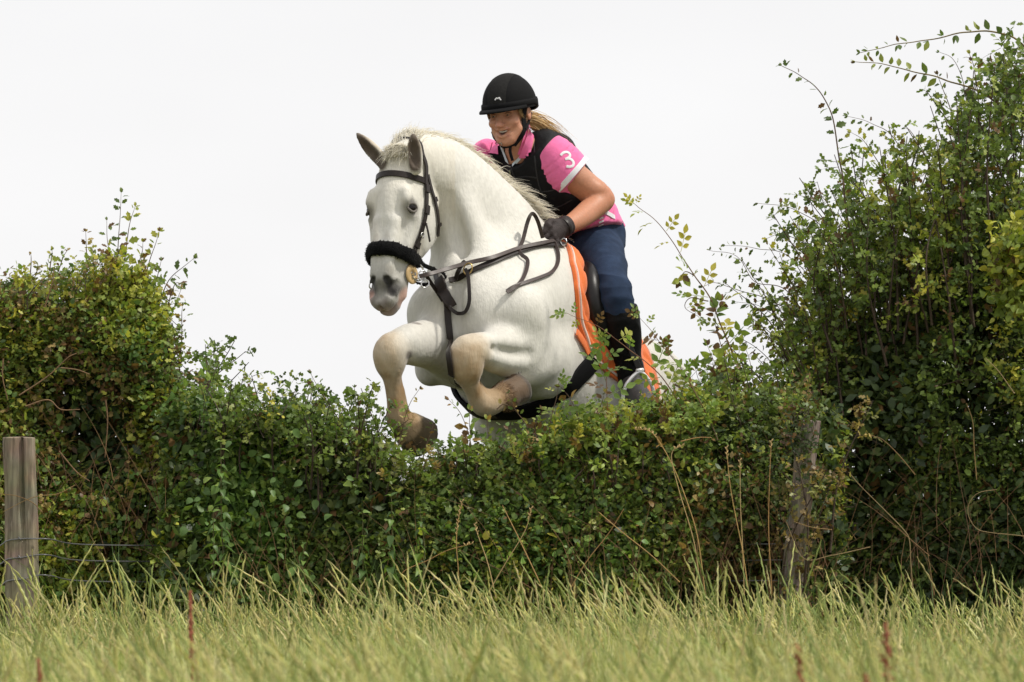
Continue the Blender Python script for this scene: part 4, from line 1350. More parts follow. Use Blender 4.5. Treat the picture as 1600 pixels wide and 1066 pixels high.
# neck opening and arm holes
vf.chain([P(801, 262, .18), P(804, 244, .31), HD(-.03, 0, -.10)], [.010, .040, .070], [.010, .040, .068], fs, k=.012, op='sub')
axl = nrm(P(*sl[-1][:3]) - P(*sl[0][:3]))
vf.chain([P(881, 252, .32), P(905, 270, .28)], [.088, .10], [.088, .10], TL, k=.012, op='sub')
vf.chain([P(750, 262, .50), P(728, 280, .52)], [.080, .09], [.080, .09], TL, k=.012, op='sub')
vo, vest_bvh = cloth('body_protector', M_vest, vf)
# quilting seams and zip laid on the vest
M_seam = mat('vest_piping', (.013, .013, .015), .5, .2, 80)


def on(bvh, px, py, off):
    d = Vector(ray(px, py)).normalized()
    p, n, i, t = bvh.ray_cast(Vector(CAMPOS), d)
    if p is None: return None, None
    n = np.array(n); n = n if n @ np.array(d) < 0 else -n
    return np.array(p) + n * off, n


def surf_strap(name, bvh, pix, w, th, m, off, parent=rider, n=6):
    pts, nn = [], []
    for q in spline(pix, n):
        p, k = on(bvh, q[0], q[1], off)
        if p is not None: pts.append(p); nn.append(k)
    if len(pts) < 2: return None
    pts, nn = np.array(pts), np.array(nn)
    if len(pts) > 4:
        pts[1:-1] = (pts[:-2] + 2 * pts[1:-1] + pts[2:]) / 4
    mb = MB(); mb.strap(pts, nn, w, th)
    return mb.build(name, m, parent)


surf_strap('zip', vest_bvh, [(799, 264), (806, 282), (815, 305), (828, 332)], .008, .005, M_seam, .001)
M_zip = mat('zip_pull', (.45, .45, .46), .3, .1, 50, metal=1)
surf_strap('zip_pull', vest_bvh, [(798, 266), (799, 276)], .006, .004, M_zip, .005)
for pix in (((834, 214), (836, 250), (842, 290), (858, 325)), ((806, 278), (822, 276), (838, 278)), ((812, 300), (828, 297), (844, 299)), ((824, 322), (842, 318), (858, 320)),
            ((846, 300), (862, 298), (884, 290)), ((858, 326), (876, 322), (894, 312)), ((780, 268), (790, 272), (800, 276))):
    surf_strap('seam', vest_bvh, pix, .005, .004, M_seam, .000)
surf_strap('badge', vest_bvh, [(862, 344), (872, 341), (880, 337)], .012, .003, mat('tan_badge', (.26, .17, .10), .7, .2, 60), .002)
# striped side vent and hem trim of the shirt
for k in range(5):
    surf_strap('vent_stripe', shirt_bvh, [(936 - k * .6 + 1, 338 + k * 5), (943 - k * .3, 335 + k * 5)], .007, .003, M_trim, .002)
surf_strap('hem_trim', shirt_bvh, [(939, 329), (950, 334), (960, 340)], .018, .004, M_trim, .002)

# collar: two flaps and a stand
M_placket = mat('pale_placket', (.62, .70, .76), .8, .05, 60)


def patch(name, corners, m, bvh, off, th=.006, nu=9, nv=9, ylift=0.0, default=.25):
    """a cloth flap over the body, given by four pixel corners"""
    c = np.array(corners, float)
    g = np.zeros((nu, nv, 3))
    for i in range(nu):
        for j in range(nv):
            a, b = i / (nu - 1), j / (nv - 1)
            q = (c[0] * (1 - a) + c[1] * a) * (1 - b) + (c[3] * (1 - a) + c[2] * a) * b
            best = None
            for bb in bvh:
                p, k = on(bb, q[0], q[1], off)
                if p is not None and (best is None or p[1] < best[1]): best = p
            g[i, j] = best if best is not None else P(q[0], q[1], default)
    for _ in range(4):
        g2 = g.copy(); g2[1:-1, 1:-1] = (g[:-2, 1:-1] + g[2:, 1:-1] + g[1:-1, :-2] + g[1:-1, 2:]) / 4; g = g2
    d = nrm(g - CAMPOS)
    back = g + d * th
    mb = MB(); mb.grid(g); mb.grid(back[:, ::-1])
    for a, b in ((g[0], back[0]), (back[-1], g[-1]), (back[:, 0], g[:, 0]), (g[:, -1], back[:, -1])): mb.grid(np.stack([b, a]))
    return mb.build(name, m, rider)


allb = [vest_bvh, shirt_bvh, body_bvh]
patch('collar', [(826, 192), (831, 210), (828, 246), (811, 245)], M_pink, allb, .012, default=.27)
patch('collar', [(768, 222), (779, 222), (781, 241), (763, 240)], M_pink, allb, .012, default=.33)
patch('collar_stand', [(819, 205), (826, 195), (814, 242), (809, 240)], M_pink, [body_bvh], .006, default=.28)
patch('placket', [(780, 224), (784, 222), (797, 256), (791, 251)], M_placket, allb, .006, default=.27)
patch('placket', [(812, 243), (814, 248), (802, 262), (802, 254)], M_placket, allb, .007, default=.27)

# the figure on the sleeve
M_num = mat('white_print', (.80, .79, .80), .75, .05, 60)
num = [(876, 243), (880, 239), (886, 238), (890, 241), (890, 245), (886, 248), (883, 249), (888, 248), (893, 250), (896, 254), (895, 259), (890, 261), (885, 260)]
surf_strap('number_three', shirt_bvh, num[:7], .0105, .002, M_num, .001, n=5)
surf_strap('number_three', shirt_bvh, num[6:], .0105, .002, M_num, .001, n=5)

# gloves: a fist with four fingers curled round the rein and a thumb on top
M_glove = mat('brown_glove', (.030, .021, .020), .7, .35, 60, bump=.5, bscale=150, spec=.35, bdist=.004)
for side, wr, arm_prev in ((1, P(877, 357, .10), P(897, 347, .20)), (-1, P(838, 360, .28), P(800, 350, .40))):
    cpt = HANDL if side > 0 else HANDR + np.array([0, .02, 0])
    ax = nrm(wr - arm_prev) if side > 0 else nrm(cpt - wr)
    gfl = Field(np.minimum(wr, cpt) - .13, np.maximum(wr, cpt) + .13, .0028)
    fwd = nrm(cpt - wr)                                # along the hand
    dn = nrm(np.array([.12, -.15, -1.0]) - fwd * (np.array([.12, -.15, -1.0]) @ fwd))   # from thumb side to little finger
    pal = np.cross(fwd, dn); pal = pal if pal[1] < 0 else -pal      # back of the hand looks to the camera
    gfl.chain([wr - fwd * .035, wr - fwd * .005], [.040, .036], [.040, .036], dn, k=0, cap=.3)
    gfl.chain([wr - fwd * .01, wr + fwd * .035, wr + fwd * .075], [.034, .044, .044], [.028, .026, .020], dn, k=.015)
    kn = wr + fwd * .082
    for i in range(4):
        b0 = kn + dn * (-.034 + .0225 * i) - fwd * (.004 * abs(i - 1)) + pal * .004
        L1, L2, L3 = [(.036, .026, .020), (.040, .028, .021), (.037, .026, .020), (.030, .021, .017)][i]
        j1 = b0 + (fwd * .72 - pal * .10 + dn * .28) * L1
        j2 = j1 + (-pal * .95 - fwd * .10 + dn * .20) * L2
        j3 = j2 + (-fwd * .9 - pal * .25) * L3
        gfl.chain([b0 - fwd * .02, b0, j1, j2, j3], [.0105, .0120, .0108, .0100, .0085], [.0105, .0118, .0105, .0098, .0085], dn, k=.004)
        gfl.ball(b0 + pal * .006, .012, k=.010)
    t0 = wr + fwd * .02 - dn * .034
    t1 = t0 + (fwd * .75 - dn * .35 + pal * .1) * .038
    t2 = t1 + (fwd * .95 + dn * .15) * .032
    gfl.chain([t0, t1, t2], [.0155, .013, .0105], [.0155, .013, .0105], dn, k=.010)
    cloth('glove', M_glove, gfl, wr=.0025, ws=70)
    mb = MB()
    th = np.linspace(0, 2 * np.pi, 24, endpoint=False)
    rad = np.cos(th)[:, None] * dn + np.sin(th)[:, None] * pal
    mb.strap(wr - fwd * .012 + rad * .0395, rad, .022, .004, closed=True); mb.build('glove_strap', M_leather, rider)

# ---- helmet
M_shell = mat('helmet_shell', (.006, .006, .0065), .8, .25, 120, bump=.3, bscale=500, bdist=.001, spec=.14)
M_panel = mat('helmet_panel', (.019, .0185, .018), .95, .3, 160, bump=.5, bscale=600, bdist=.001, spec=.14)
helmet = None
HCn = (-.014, 0, .0295)
ra, rb_, rcu = .126, .105, .128


def dome(az, el, k=1.0):
    return HD(HCn[0] + ra * k * math.cos(el) * math.cos(az), rb_ * k * math.cos(el) * math.sin(az), HCn[2] + rcu * k * math.sin(el))


azs = np.linspace(0, 2 * np.pi, 49)
els = np.linspace(-.12, np.pi / 2 - .001, 20)
mb = MB()
mb.grid(np.array([[dome(a, e) for a in azs] for e in els]))
mb.grid(np.array([[dome(a, e, .93) for a in azs] for e in els])[:, ::-1])
helm = mb.build('helmet', M_shell, rider)
# brim band: deeper at the back
rows = []
for e, k in ((.15, 1.0), (.145, 1.035), (.07, 1.05), (-.01, 1.05), (-.035, 1.03), (-.035, .95)):
    rows.append([dome(a, e * 1.0 - (.26 * max(0, -math.cos(a)) if e < .02 else 0), k) for a in azs])
mb = MB(); mb.grid(np.array(rows)[::-1]); mb.build('helmet_band', M_shell, helm)
# peak
rows = []
av = np.linspace(-1.15, 1.15, 31)
for t, dz in ((0, 0), (.5, -.002), (.92, -.008), (1.0, -.013), (.95, -.017), (.5, -.012), (0, -.012)):
    rows.append([dome(a, -.005, 1.03) + (fn * math.cos(a) + fs * math.sin(a) * .45) * t * .050 * math.cos(a * 1.25) + fu * (dz + .002 * t) for a in av])
mb = MB(); mb.grid(np.array(rows)); mb.build('peak', M_shell, helm)
# paler centre panel from front to back over the crown
rows = []
for q in np.linspace(.06, np.pi - .25, 26):
    row = []
    for sx in np.linspace(-1, 1, 9):
        w = .040 + .004 * math.sin(q)
        f = math.cos(q); u = math.sin(q)
        s_ = sx * w
        m_ = math.sqrt(max(0, 1 - (s_ / rb_) ** 2))
        row.append(HD(HCn[0] + ra * 1.012 * f * m_, s_, HCn[2] + rcu * 1.012 * u * m_))
    rows.append(row)
mb = MB(); mb.grid(np.array(rows)[:, ::-1]); mb.build('centre_panel', M_panel, helm)
mb = MB()
lg = [(-.013, .003), (-.006, .010), (.001, .008), (.006, .011), (.010, .004), (.014, .001)]
pts = []
for a_, b_2 in lg:
    q = .24 + b_2 / .128
    pts.append(HD(HCn[0] + ra * 1.025 * math.cos(q), a_ + .012, HCn[2] + rcu * 1.025 * math.sin(q)))
mb.strap(spline(pts, 3), fn, .005, .002); mb.build('helmet_logo', M_num, helm)
# harness
for s in (-1, 1):
    mb = MB()
    def hs_(f, sd, u, off=.006):
        far = HD(f, sd * 1.0, u); q = HD(f * .6, 0, u - .0) - far; L = np.linalg.norm(q)
        p, n, i, t = body_bvh.ray_cast(Vector(HD(f, s * .2, u)), Vector(-fs * s), .25)
        return (np.array(p) if p is not None else HD(f, s * .06, u)) + fs * s * off
    pts = spline([hs_(.022, s, .02, .012), hs_(.026, s, -.02, .008), hs_(.030, s, -.055, .007), hs_(.040, s, -.085, .008), HD(.052, s * .024, -.126)], 4)
    mb.strap(pts, nrm(fs * s + fn * .5), .019, .006); mb.build('chin_strap', M_webbing, helm)
    pts = spline([hs_(-.045, s, -.01, .010), hs_(-.02, s, -.045, .010), hs_(.030, s, -.070, .010)], 4)
    mb = MB(); mb.strap(pts, fs * s, .014, .005); mb.build('chin_strap', M_webbing, helm)
mb = MB(); mb.strap(spline([HD(.052, .028, -.124), HD(.062, 0, -.130), HD(.052, -.028, -.124)], 4), -fu, .018, .006); mb.build('chin_cup', M_webbing, helm)
mb = MB(); mb.strap(spline([HD(.060, .012, -.126), HD(.066, .010, -.150), HD(.060, .012, -.185)], 4), fn, .012, .005); mb.build('strap_end', M_webbing, helm)

# hair: a pony tail blown back and a little at the temples
rg = np.random.default_rng(21)
mb = MB()
N = 700
root = HD(-.105, .01, -.035)
roots = root + rg.normal(0, .012, (N, 3))
d0 = nrm(np.array([.80, .45, .05])) + rg.normal(0, .10, (N, 3))
strands(mb, roots, d0, rg.uniform(.10, .20, N), np.array([.10, .05, -.75]) * rg.uniform(.6, 1.2, (N, 1)), .0014, rg, nseg=7, wave=.05, col=haircol(N, rg, .7, 1.25))
N = 260
for s in (-1, 1):
    roots = np.array([HD(.035 + rg.uniform(-.02, .025), s * .071, .015 + rg.uniform(-.01, .01)) for _ in range(N // 2)])
    strands(mb, roots, -fu + fn * -.35 + rg.normal(0, .1, (N // 2, 3)), rg.uniform(.025, .055, N // 2), np.zeros((N // 2, 3)) - fn * .4, .0010, rg, nseg=4, wave=.05, col=haircol(N // 2, rg, .45, .8))
mb.build('hair', M_blond, rider, usecol=True)

# ---- stirrup (part of the saddle)
for s, (a, b, c, d) in zip((1, -1), hip_pairs):
    ft = nrm(d - c); tread = c + ft * .085 + np.array([0, 0, -.065])
    sx = nrm(np.cross(ft, [0, 0, 1])); sx = sx if sx[0] > 0 else -sx
    upv = nrm(np.array([0, 0, 1]) - ft * ft[2] * .6) ; upv = nrm(upv + ft * -.15)
    top = tread + upv * .135
    arch = [tread - sx * .062, tread - sx * .064 + upv * .04, tread - sx * .052 + upv * .085, tread - sx * .022 + upv * .122, top, tread + sx * .022 + upv * .122, tread + sx * .052 + upv * .085, tread + sx * .064 + upv * .04, tread + sx * .062]
    mb = MB(); mb.tube(spline(arch, 4), .0075, 8); so_ = mb.build('stirrup_iron', M_alu, saddle)
    mb = MB(); mb.box(tread - upv * .004, (.13, .05, .014), [sx, ft, np.cross(sx, ft)]); mb.build('tread', M_rubber if False else M_webbing, so_, smooth=False)
    mb = MB(); mb.box(top + upv * .004, (.030, .012, .020), [sx, ft, np.cross(sx, ft)]); mb.build('eye', M_alu, so_, smooth=False)
    knee_pt = b * .75 + c * .25 + HL * s * .075 + np.array([0, -.0, 0]) + HF * .03
    pts = spline([HB(-.16, s * .20, .28), b * .9 + c * .1 + HF * .06 + HL * s * .0, b * .45 + c * .55 + HF * .07 + HL * s * .03, top + upv * .008], 6)
    mb = MB(); mb.strap(pts, HL * s + HF * .6, .026, .006); mb.build('stirrup_leather', M_saddle, saddle)
# ------------------------------------------------------------------ leaves and twigs
def leafmat(name, trans=.30, rough=.45, rnd=False):
    m, nt, b = newmat(name)
    at = nt.nodes.new('ShaderNodeAttribute'); at.attribute_name = 'col'
    tc = nt.nodes.new('ShaderNodeTexCoord')
    nz = nt.nodes.new('ShaderNodeTexNoise'); nz.inputs['Scale'].default_value = 60 if not rnd else 3
    nt.links.new(tc.outputs['Object'], nz.inputs['Vector'])
    rp = nt.nodes.new('ShaderNodeMapRange'); rp.inputs['From Min'].default_value = .3; rp.inputs['From Max'].default_value = .7
    rp.inputs['To Min'].default_value = .8; rp.inputs['To Max'].default_value = 1.2
    nt.links.new(nz.outputs['Fac'], rp.inputs['Value'])
    mx = nt.nodes.new('ShaderNodeMix'); mx.data_type = 'RGBA'; mx.blend_type = 'MULTIPLY'; mx.inputs['Factor'].default_value = 1
    nt.links.new(at.outputs['Color'], mx.inputs['A']); nt.links.new(rp.outputs['Result'], mx.inputs['B'])
    nt.links.new(mx.outputs['Result'], b.inputs['Base Color'])
    b.inputs['Roughness'].default_value = rough
    b.inputs['Specular IOR Level'].default_value = .35
    tr = nt.nodes.new('ShaderNodeBsdfTranslucent'); ms = nt.nodes.new('ShaderNodeMixShader')
    m2 = nt.nodes.new('ShaderNodeMix'); m2.data_type = 'RGBA'; m2.blend_type = 'MULTIPLY'; m2.inputs['Factor'].default_value = 1
    m2.inputs['B'].default_value = (1.5, 1.6, .8, 1)
    nt.links.new(mx.outputs['Result'], m2.inputs['A']); nt.links.new(m2.outputs['Result'], tr.inputs['Color'])
    ms.inputs['Fac'].default_value = trans
    nt.links.new(b.outputs[0], ms.inputs[1]); nt.links.new(tr.outputs[0], ms.inputs[2])
    nt.links.new(ms.outputs[0], nt.nodes['Material Output'].inputs['Surface'])
    return m


M_leaf = leafmat('leaf_green')
M_grass = leafmat('grass_blades', trans=.35, rough=.6)
M_bark = mat('twig_bark', (.075, .052, .034), .8, .35, 40, attr=True, bump=.4, bscale=120)
M_stalk = mat('dry_stalk', (.42, .31, .15), .7, .2, 40, attr=True)


def proto(outline, fold=.10, tip=-.10):
    """a leaf: midrib fan with the two halves folded up and the tip bent down; y runs base to tip"""
    o = outline
    L = [(-x, y) for x, y in o]; R = list(o)
    v, f = [], []
    ys = [y for x, y in o]
    mids = [0.0] + ys + [1.0]
    z0 = lambda y: tip * y * y
    v.append((0, 0, 0))
    for (x, y) in o:
        v += [(0, y * .96, z0(y) - .01), (-x, y, z0(y) + fold * x), (x, y, z0(y) + fold * x)]
    v.append((0, 1, z0(1)))
    n = len(o); last = 1 + 3 * n
    f += [(0, 1, 2), (0, 3, 1)]
    for i in range(n - 1):
        a, b = 1 + 3 * i, 1 + 3 * (i + 1)
        f += [(a, b, b + 1), (a, b + 1, a + 1), (a, b + 2, b), (a, a + 2, b + 2)]
    a = 1 + 3 * (n - 1)
    f += [(a, last, a + 1), (a, a + 2, last)]
    return np.array(v, float), np.array(f, int)


def protoflat(outline, tip=-.14, curl=.10):
    """a small leaf as a strip of quads, curled along its length"""
    v, f = [(0, 0, 0)], []
    for i, (x, y) in enumerate(outline):
        z = tip * y * y + curl * x * (1 if i % 2 else -1)
        v += [(-x, y, z), (x, y, z)]
    v.append((0, 1, tip))
    n = len(outline)
    f.append((0, 2, 1))
    for i in range(n - 1):
        a, b = 1 + 2 * i, 3 + 2 * i
        f += [(a, a + 1, b + 1), (a, b + 1, b)]
    f.append((2 * n - 1, 2 * n, 2 * n + 1))
    return np.array(v, float), np.array(f, int)


CHEAP = protoflat([(.30, .45)])
S_OVATE = protoflat([(.22, .25), (.26, .55)])
S_LOBED = protoflat([(.38, .36), (.15, .52), (.29, .78)])
S_BROAD = protoflat([(.30, .16), (.36, .45), (.20, .78)])
OVATE = proto([(.24, .25), (.30, .5), (.16, .8)], .25, -.16)
LOBED = proto([(.14, .18), (.33, .42), (.20, .52), (.27, .74), (.10, .84)], .2, -.15)
BROAD = proto([(.30, .15), (.40, .38), (.30, .66), (.12, .88)], .2, -.2)
NETTLE = proto([(.26, .10), (.30, .28), (.22, .55), (.10, .82)], .3, -.35)
LANCE = proto([(.13, .25), (.14, .5), (.08, .8)], .3, -.2)


def compound(rng_, n=3):
    """a pinnate rose leaf: stalk and five to seven leaflets, one leaf"""
    V, F, k = [], [], 0
    def put(o, d, s):
        nonlocal k
        d = nrm(d); side = nrm(np.cross(d, [0, 0, 1.0])); nn = np.cross(side, d)
        pv, pf = OVATE
        V.append(np.asarray(o) + (pv[:, :1] * side + pv[:, 1:2] * d + pv[:, 2:] * nn) * s); F.append(pf + k); k += len(pv)
    for i in range(n):
        y = .22 + .30 * i
        for s in (-1, 1): put([s * .02, y, -.12 * y * y], [s * .85, .5, .1], .36 - .03 * abs(i - 1))
    put([0, .22 + .30 * n - .12, -.12], [0, 1, -.2], .42)
    ys = np.linspace(0, .22 + .3 * n - .1, 5)
    for i in range(4):
        a, b = ys[i], ys[i + 1]
        V.append(np.array([[-.012, a, -.12 * a * a], [.012, a, -.12 * a * a], [.012, b, -.12 * b * b], [-.012, b, -.12 * b * b]])); F.append(np.array([[0, 1, 2], [0, 2, 3]]) + k); k += 4
    return np.concatenate(V), np.concatenate(F)


ROSE = compound(np.random.default_rng(1), 2)


class Leaves:
    def __init__(self): self.b = []

    def add(self, pr, pos, d, n, size, col):
        pos = np.asarray(pos); N = len(pos)
        d = nrm(d); n = nrm(n - d * np.sum(n * d, 1, keepdims=True)); s = np.cross(d, n)
        pv, pf = pr
        size = np.broadcast_to(size, (N,))
        v = pos[:, None] + size[:, None, None] * (pv[None, :, 0:1] * s[:, None] + pv[None, :, 1:2] * d[:, None] + pv[None, :, 2:3] * n[:, None])
        f = pf[None] + (np.arange(N) * len(pv))[:, None, None]
        self.b.append((v.reshape(-1, 3), f.reshape(-1, 3), np.repeat(np.broadcast_to(col, (N, 3)), len(pv), 0)))

    def build(self, name, m, parent):
        k = 0; V, F, C_ = [], [], []
        for v, f, c in self.b:
            V.append(v); F.append(f + k); C_.append(c); k += len(v)
        me = mesh_np(name, np.concatenate(V), np.concatenate(F), m, False, col=np.concatenate(C_))
        return tag(link(name, me, parent), kind='stuff')


PAL = {   # leaf albedo by plant; 'sun' and 'dark' carry light and shade in the colour
    'haw': [(0.148, 0.210, 0.046), (0.182, 0.245, 0.054), (0.112, 0.167, 0.042), (0.246, 0.283, 0.063), (0.087, 0.132, 0.042)],
    'sun': [(0.267, 0.310, 0.052), (0.351, 0.354, 0.058), (0.217, 0.275, 0.050), (0.420, 0.377, 0.065), (0.170, 0.232, 0.046)],
    'rose': [(0.204, 0.283, 0.063), (0.260, 0.326, 0.067), (0.161, 0.239, 0.056), (0.337, 0.348, 0.077), (0.337, 0.210, 0.072)],
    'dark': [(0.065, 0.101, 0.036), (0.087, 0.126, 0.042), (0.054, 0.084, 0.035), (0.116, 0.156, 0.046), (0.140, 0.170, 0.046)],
    'bram': [(0.112, 0.196, 0.050), (0.140, 0.232, 0.054), (0.182, 0.275, 0.063), (0.090, 0.156, 0.044), (0.224, 0.304, 0.065)],
    'dry': [(0.281, 0.203, 0.077), (0.211, 0.145, 0.058), (0.204, 0.210, 0.065), (0.379, 0.289, 0.105), (0.170, 0.196, 0.058)],
}


def palcol(rng_, name, N, var=.25, brown=.04):
    p = np.array(PAL[name]); w = np.array([.28, .24, .2, .16, .12])
    c = p[rng_.choice(len(p), N, p=w)]
    c = c * rng_.uniform(1 - var, 1 + var, (N, 1))
    b = rng_.uniform(0, 1, N) < brown
    c[b] = np.array([.15, .085, .035]) * rng_.uniform(.6, 1.3, (b.sum(), 1))
    return c


def twig_set(rng_, mb, lv, O, D, L, m, pr, size, cols, droop=None, rad=.0016, leafdir=.6, bark=(.9, .9, .9)):
    """twigs with m leaves each: O origins, D directions, L lengths, cols one colour per twig"""
    N = len(O)
    D = nrm(D)
    droop = np.tile([0, 0, -.25], (N, 1)) * rng_.uniform(0, 1.2, (N, 1)) if droop is None else droop
    if mb is not None:
        kt = np.arange(N) % 2 == 0 if N > 700 else np.ones(N, bool)
        strands(mb, O[kt], D[kt], L[kt], droop[kt], rad, rng_, nseg=3, wave=.03, col=np.array(bark) * rng_.uniform(.6, 1.3, (kt.sum(), 1)))
    t = (np.arange(m)[None] + rng_.uniform(.1, .9, (N, m))) / m
    t = .12 + .92 * t
    pos = O[:, None] + L[:, None, None] * (D[:, None] * t[..., None] + droop[:, None] * (t ** 1.8)[..., None])
    a = nrm(np.cross(D, rng_.normal(size=(N, 3)))); b = np.cross(D, a)
    ph = rng_.uniform(0, 6.28, (N, 1)) + np.arange(m)[None] * 2.4
    side = a[:, None] * np.cos(ph)[..., None] + b[:, None] * np.sin(ph)[..., None]
    d = D[:, None] * leafdir + side * .8 + rng_.normal(0, .25, (N, m, 3)) + np.array([0, 0, -.12])
    n = np.array([0, -.30, .60]) + side * .30 + rng_.normal(0, .60, (N, m, 3))
    c = cols[:, None] * rng_.uniform(.75, 1.25, (N, m, 1)) * np.array([1, 1, 1])
    sz = size * rng_.uniform(.6, 1.25, (N, m))
    lv.add(pr, pos.reshape(-1, 3), d.reshape(-1, 3), n.reshape(-1, 3), sz.ravel(), c.reshape(-1, 3))


def top_fn(prof, Y):
    xs = np.array([P(a, b, Y)[0] for a, b in prof]); zs = np.array([P(a, b, Y)[2] for a, b in prof])
    return lambda x: np.interp(x, xs, zs)


def hedge_mass(rng_, lv, mb, px0, px1, prof, Yc_, th, n_shell, n_in, pals, size, m=7, prs=(S_LOBED, S_OVATE), front_noise=.36, tl=(.09, .24), zmin=.02, fade=None, up=.5, mix=None, clump=3.2, inner='dark', rough=1.0):
    """a hedge body: a bushy shell on the front, top and back, and a denser dark inside"""
    top0 = top_fn(prof, Yc_)
    top = lambda x: top0(x) - .03 + rough * .05 * vnoise(np.stack([x, 0 * x, 0 * x + px0], 1), 9) + rough * .03 * vnoise(np.stack([x, 0 * x + 4, 0 * x], 1), 24)
    x0, x1 = P(px0, 700, Yc_)[0], P(px1, 700, Yc_)[0]

    def half(x, z, s):
        """half thickness of the body at height z (s = -1 front side)"""
        q = np.clip(z / np.maximum(top(x), .05), 0, 1)
        prof_ = np.sqrt(np.clip(1 - q ** 3.2, 0.0, 1)) * (.82 + .18 * np.sin(q * 3.1))
        return th * prof_ + front_noise * vnoise(np.stack([x, z * 1.1, s * np.ones_like(x) * 3], 1), clump) * .5 * np.minimum(1, prof_ * 2)

    # shell
    N = n_shell
    x = rng_.uniform(x0, x1, N); z = zmin + (top(x) - zmin) * rng_.uniform(0, 1, N) ** .85
    s = np.where(rng_.uniform(0, 1, N) < .68, -1.0, 1.0)
    h = half(x, z, s)
    y = Yc_ + s * h * np.sqrt(rng_.uniform(.45, 1.0, N))
    O = np.stack([x, y, z], 1)
    keep = (vnoise(O * [1, 1, 1.2], clump * 2.4) > -.50 + .22 * rng_.normal(size=N))
    if fade is not None: keep &= rng_.uniform(0, 1, N) < fade(x, z)
    O = O[keep]; s = s[keep]; N = len(O)
    q = O[:, 2] / top(O[:, 0])
    D = np.stack([rng_.normal(0, .55, N), s * (.9 - .5 * q), up + .5 * q + rng_.normal(0, .45, N)], 1)
    L = rng_.uniform(*tl, N) * (1 + .9 * (q > .86) * rng_.uniform(0, 1, N))
    O = O - nrm(D) * L[:, None] * .6
    zone = vnoise(O, clump * 1.15) + .6 * vnoise(O, clump * 3.1)
    cols = np.zeros((N, 3)); pi = np.zeros(N, int)
    edges = np.quantile(zone, np.cumsum([p[1] for p in pals])[:-1] / sum(p[1] for p in pals)) if len(pals) > 1 else []
    idx = np.digitize(zone + rng_.normal(0, .25, N), edges) if len(pals) > 1 else np.zeros(N, int)
    for k, (pn, w, br) in enumerate(pals):
        mk = idx == k
        cols[mk] = palcol(rng_, pn, mk.sum(), .25, br)
    for k, pr in enumerate(prs):
        mk = (idx % len(prs)) == k if len(pals) >= len(prs) else rng_.integers(0, len(prs), N) == k
        if mk.sum():
            big = mk & (rng_.uniform(0, 1, N) < .10) & (q < .85); mk = mk & ~big
            twig_set(rng_, mb, lv, O[mk], D[mk], L[mk], m, pr, size * (.8 if k % 2 else 1.0), cols[mk])
            if big.sum(): twig_set(rng_, mb, lv, O[big], D[big], L[big], 6, S_BROAD, size * 1.3, cols[big] * 1.1)
    # inside
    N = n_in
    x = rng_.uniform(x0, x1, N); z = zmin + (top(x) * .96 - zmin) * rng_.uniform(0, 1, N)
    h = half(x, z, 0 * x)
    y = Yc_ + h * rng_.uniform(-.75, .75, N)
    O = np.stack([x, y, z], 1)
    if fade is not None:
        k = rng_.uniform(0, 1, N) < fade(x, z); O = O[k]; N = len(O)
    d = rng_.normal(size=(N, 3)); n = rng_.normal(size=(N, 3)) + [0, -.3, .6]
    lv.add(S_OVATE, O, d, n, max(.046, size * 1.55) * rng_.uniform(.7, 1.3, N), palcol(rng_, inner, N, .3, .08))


# ---- shoots: each a part of its plant, its leaves sub-parts
LEAFSETS = {}


def leaf_meshes(kind, pal, k=7):
    key = (kind, pal)
    if key not in LEAFSETS:
        pr = {'lobed': LOBED, 'ovate': OVATE, 'rose': ROSE, 'broad': BROAD, 'nettle': NETTLE, 'lance': LANCE}[kind]
        r_ = np.random.default_rng(len(LEAFSETS) + 40)
        out = []
        for c in palcol(r_, pal, k, .2, .0 if pal == 'bram' else .10):
            v = pr[0].copy(); v[:, 2] += .12 * np.sin(v[:, 1] * 2.5 + r_.uniform(0, 6)) * v[:, 1]; v[:, 0] *= r_.uniform(.85, 1.1)
            out.append(mesh_np('leaf', v, pr[1], M_leaf, False, col=np.tile(c, (len(v), 1))))
        LEAFSETS[key] = out
    return LEAFSETS[key]


def place_leaf(me, pos, d, n, size, parent):
    d = nrm(d); n = np.asarray(n, float); n = nrm(n - d * (n @ d)); s = np.cross(d, n)
    o = bpy.data.objects.new('leaf', me); COL.objects.link(o)
    o.parent = parent
    off = np.zeros(3); p = parent
    while p is not None: off += np.array(p.location); p = p.parent
    M = Matrix(((s[0], d[0], n[0]), (s[1], d[1], n[1]), (s[2], d[2], n[2])))
    o.rotation_mode = 'QUATERNION'; o.rotation_quaternion = M.to_quaternion()
    o.scale = (size,) * 3
    o.location = np.asarray(pos) - off
    return o


rs = np.random.default_rng(77)


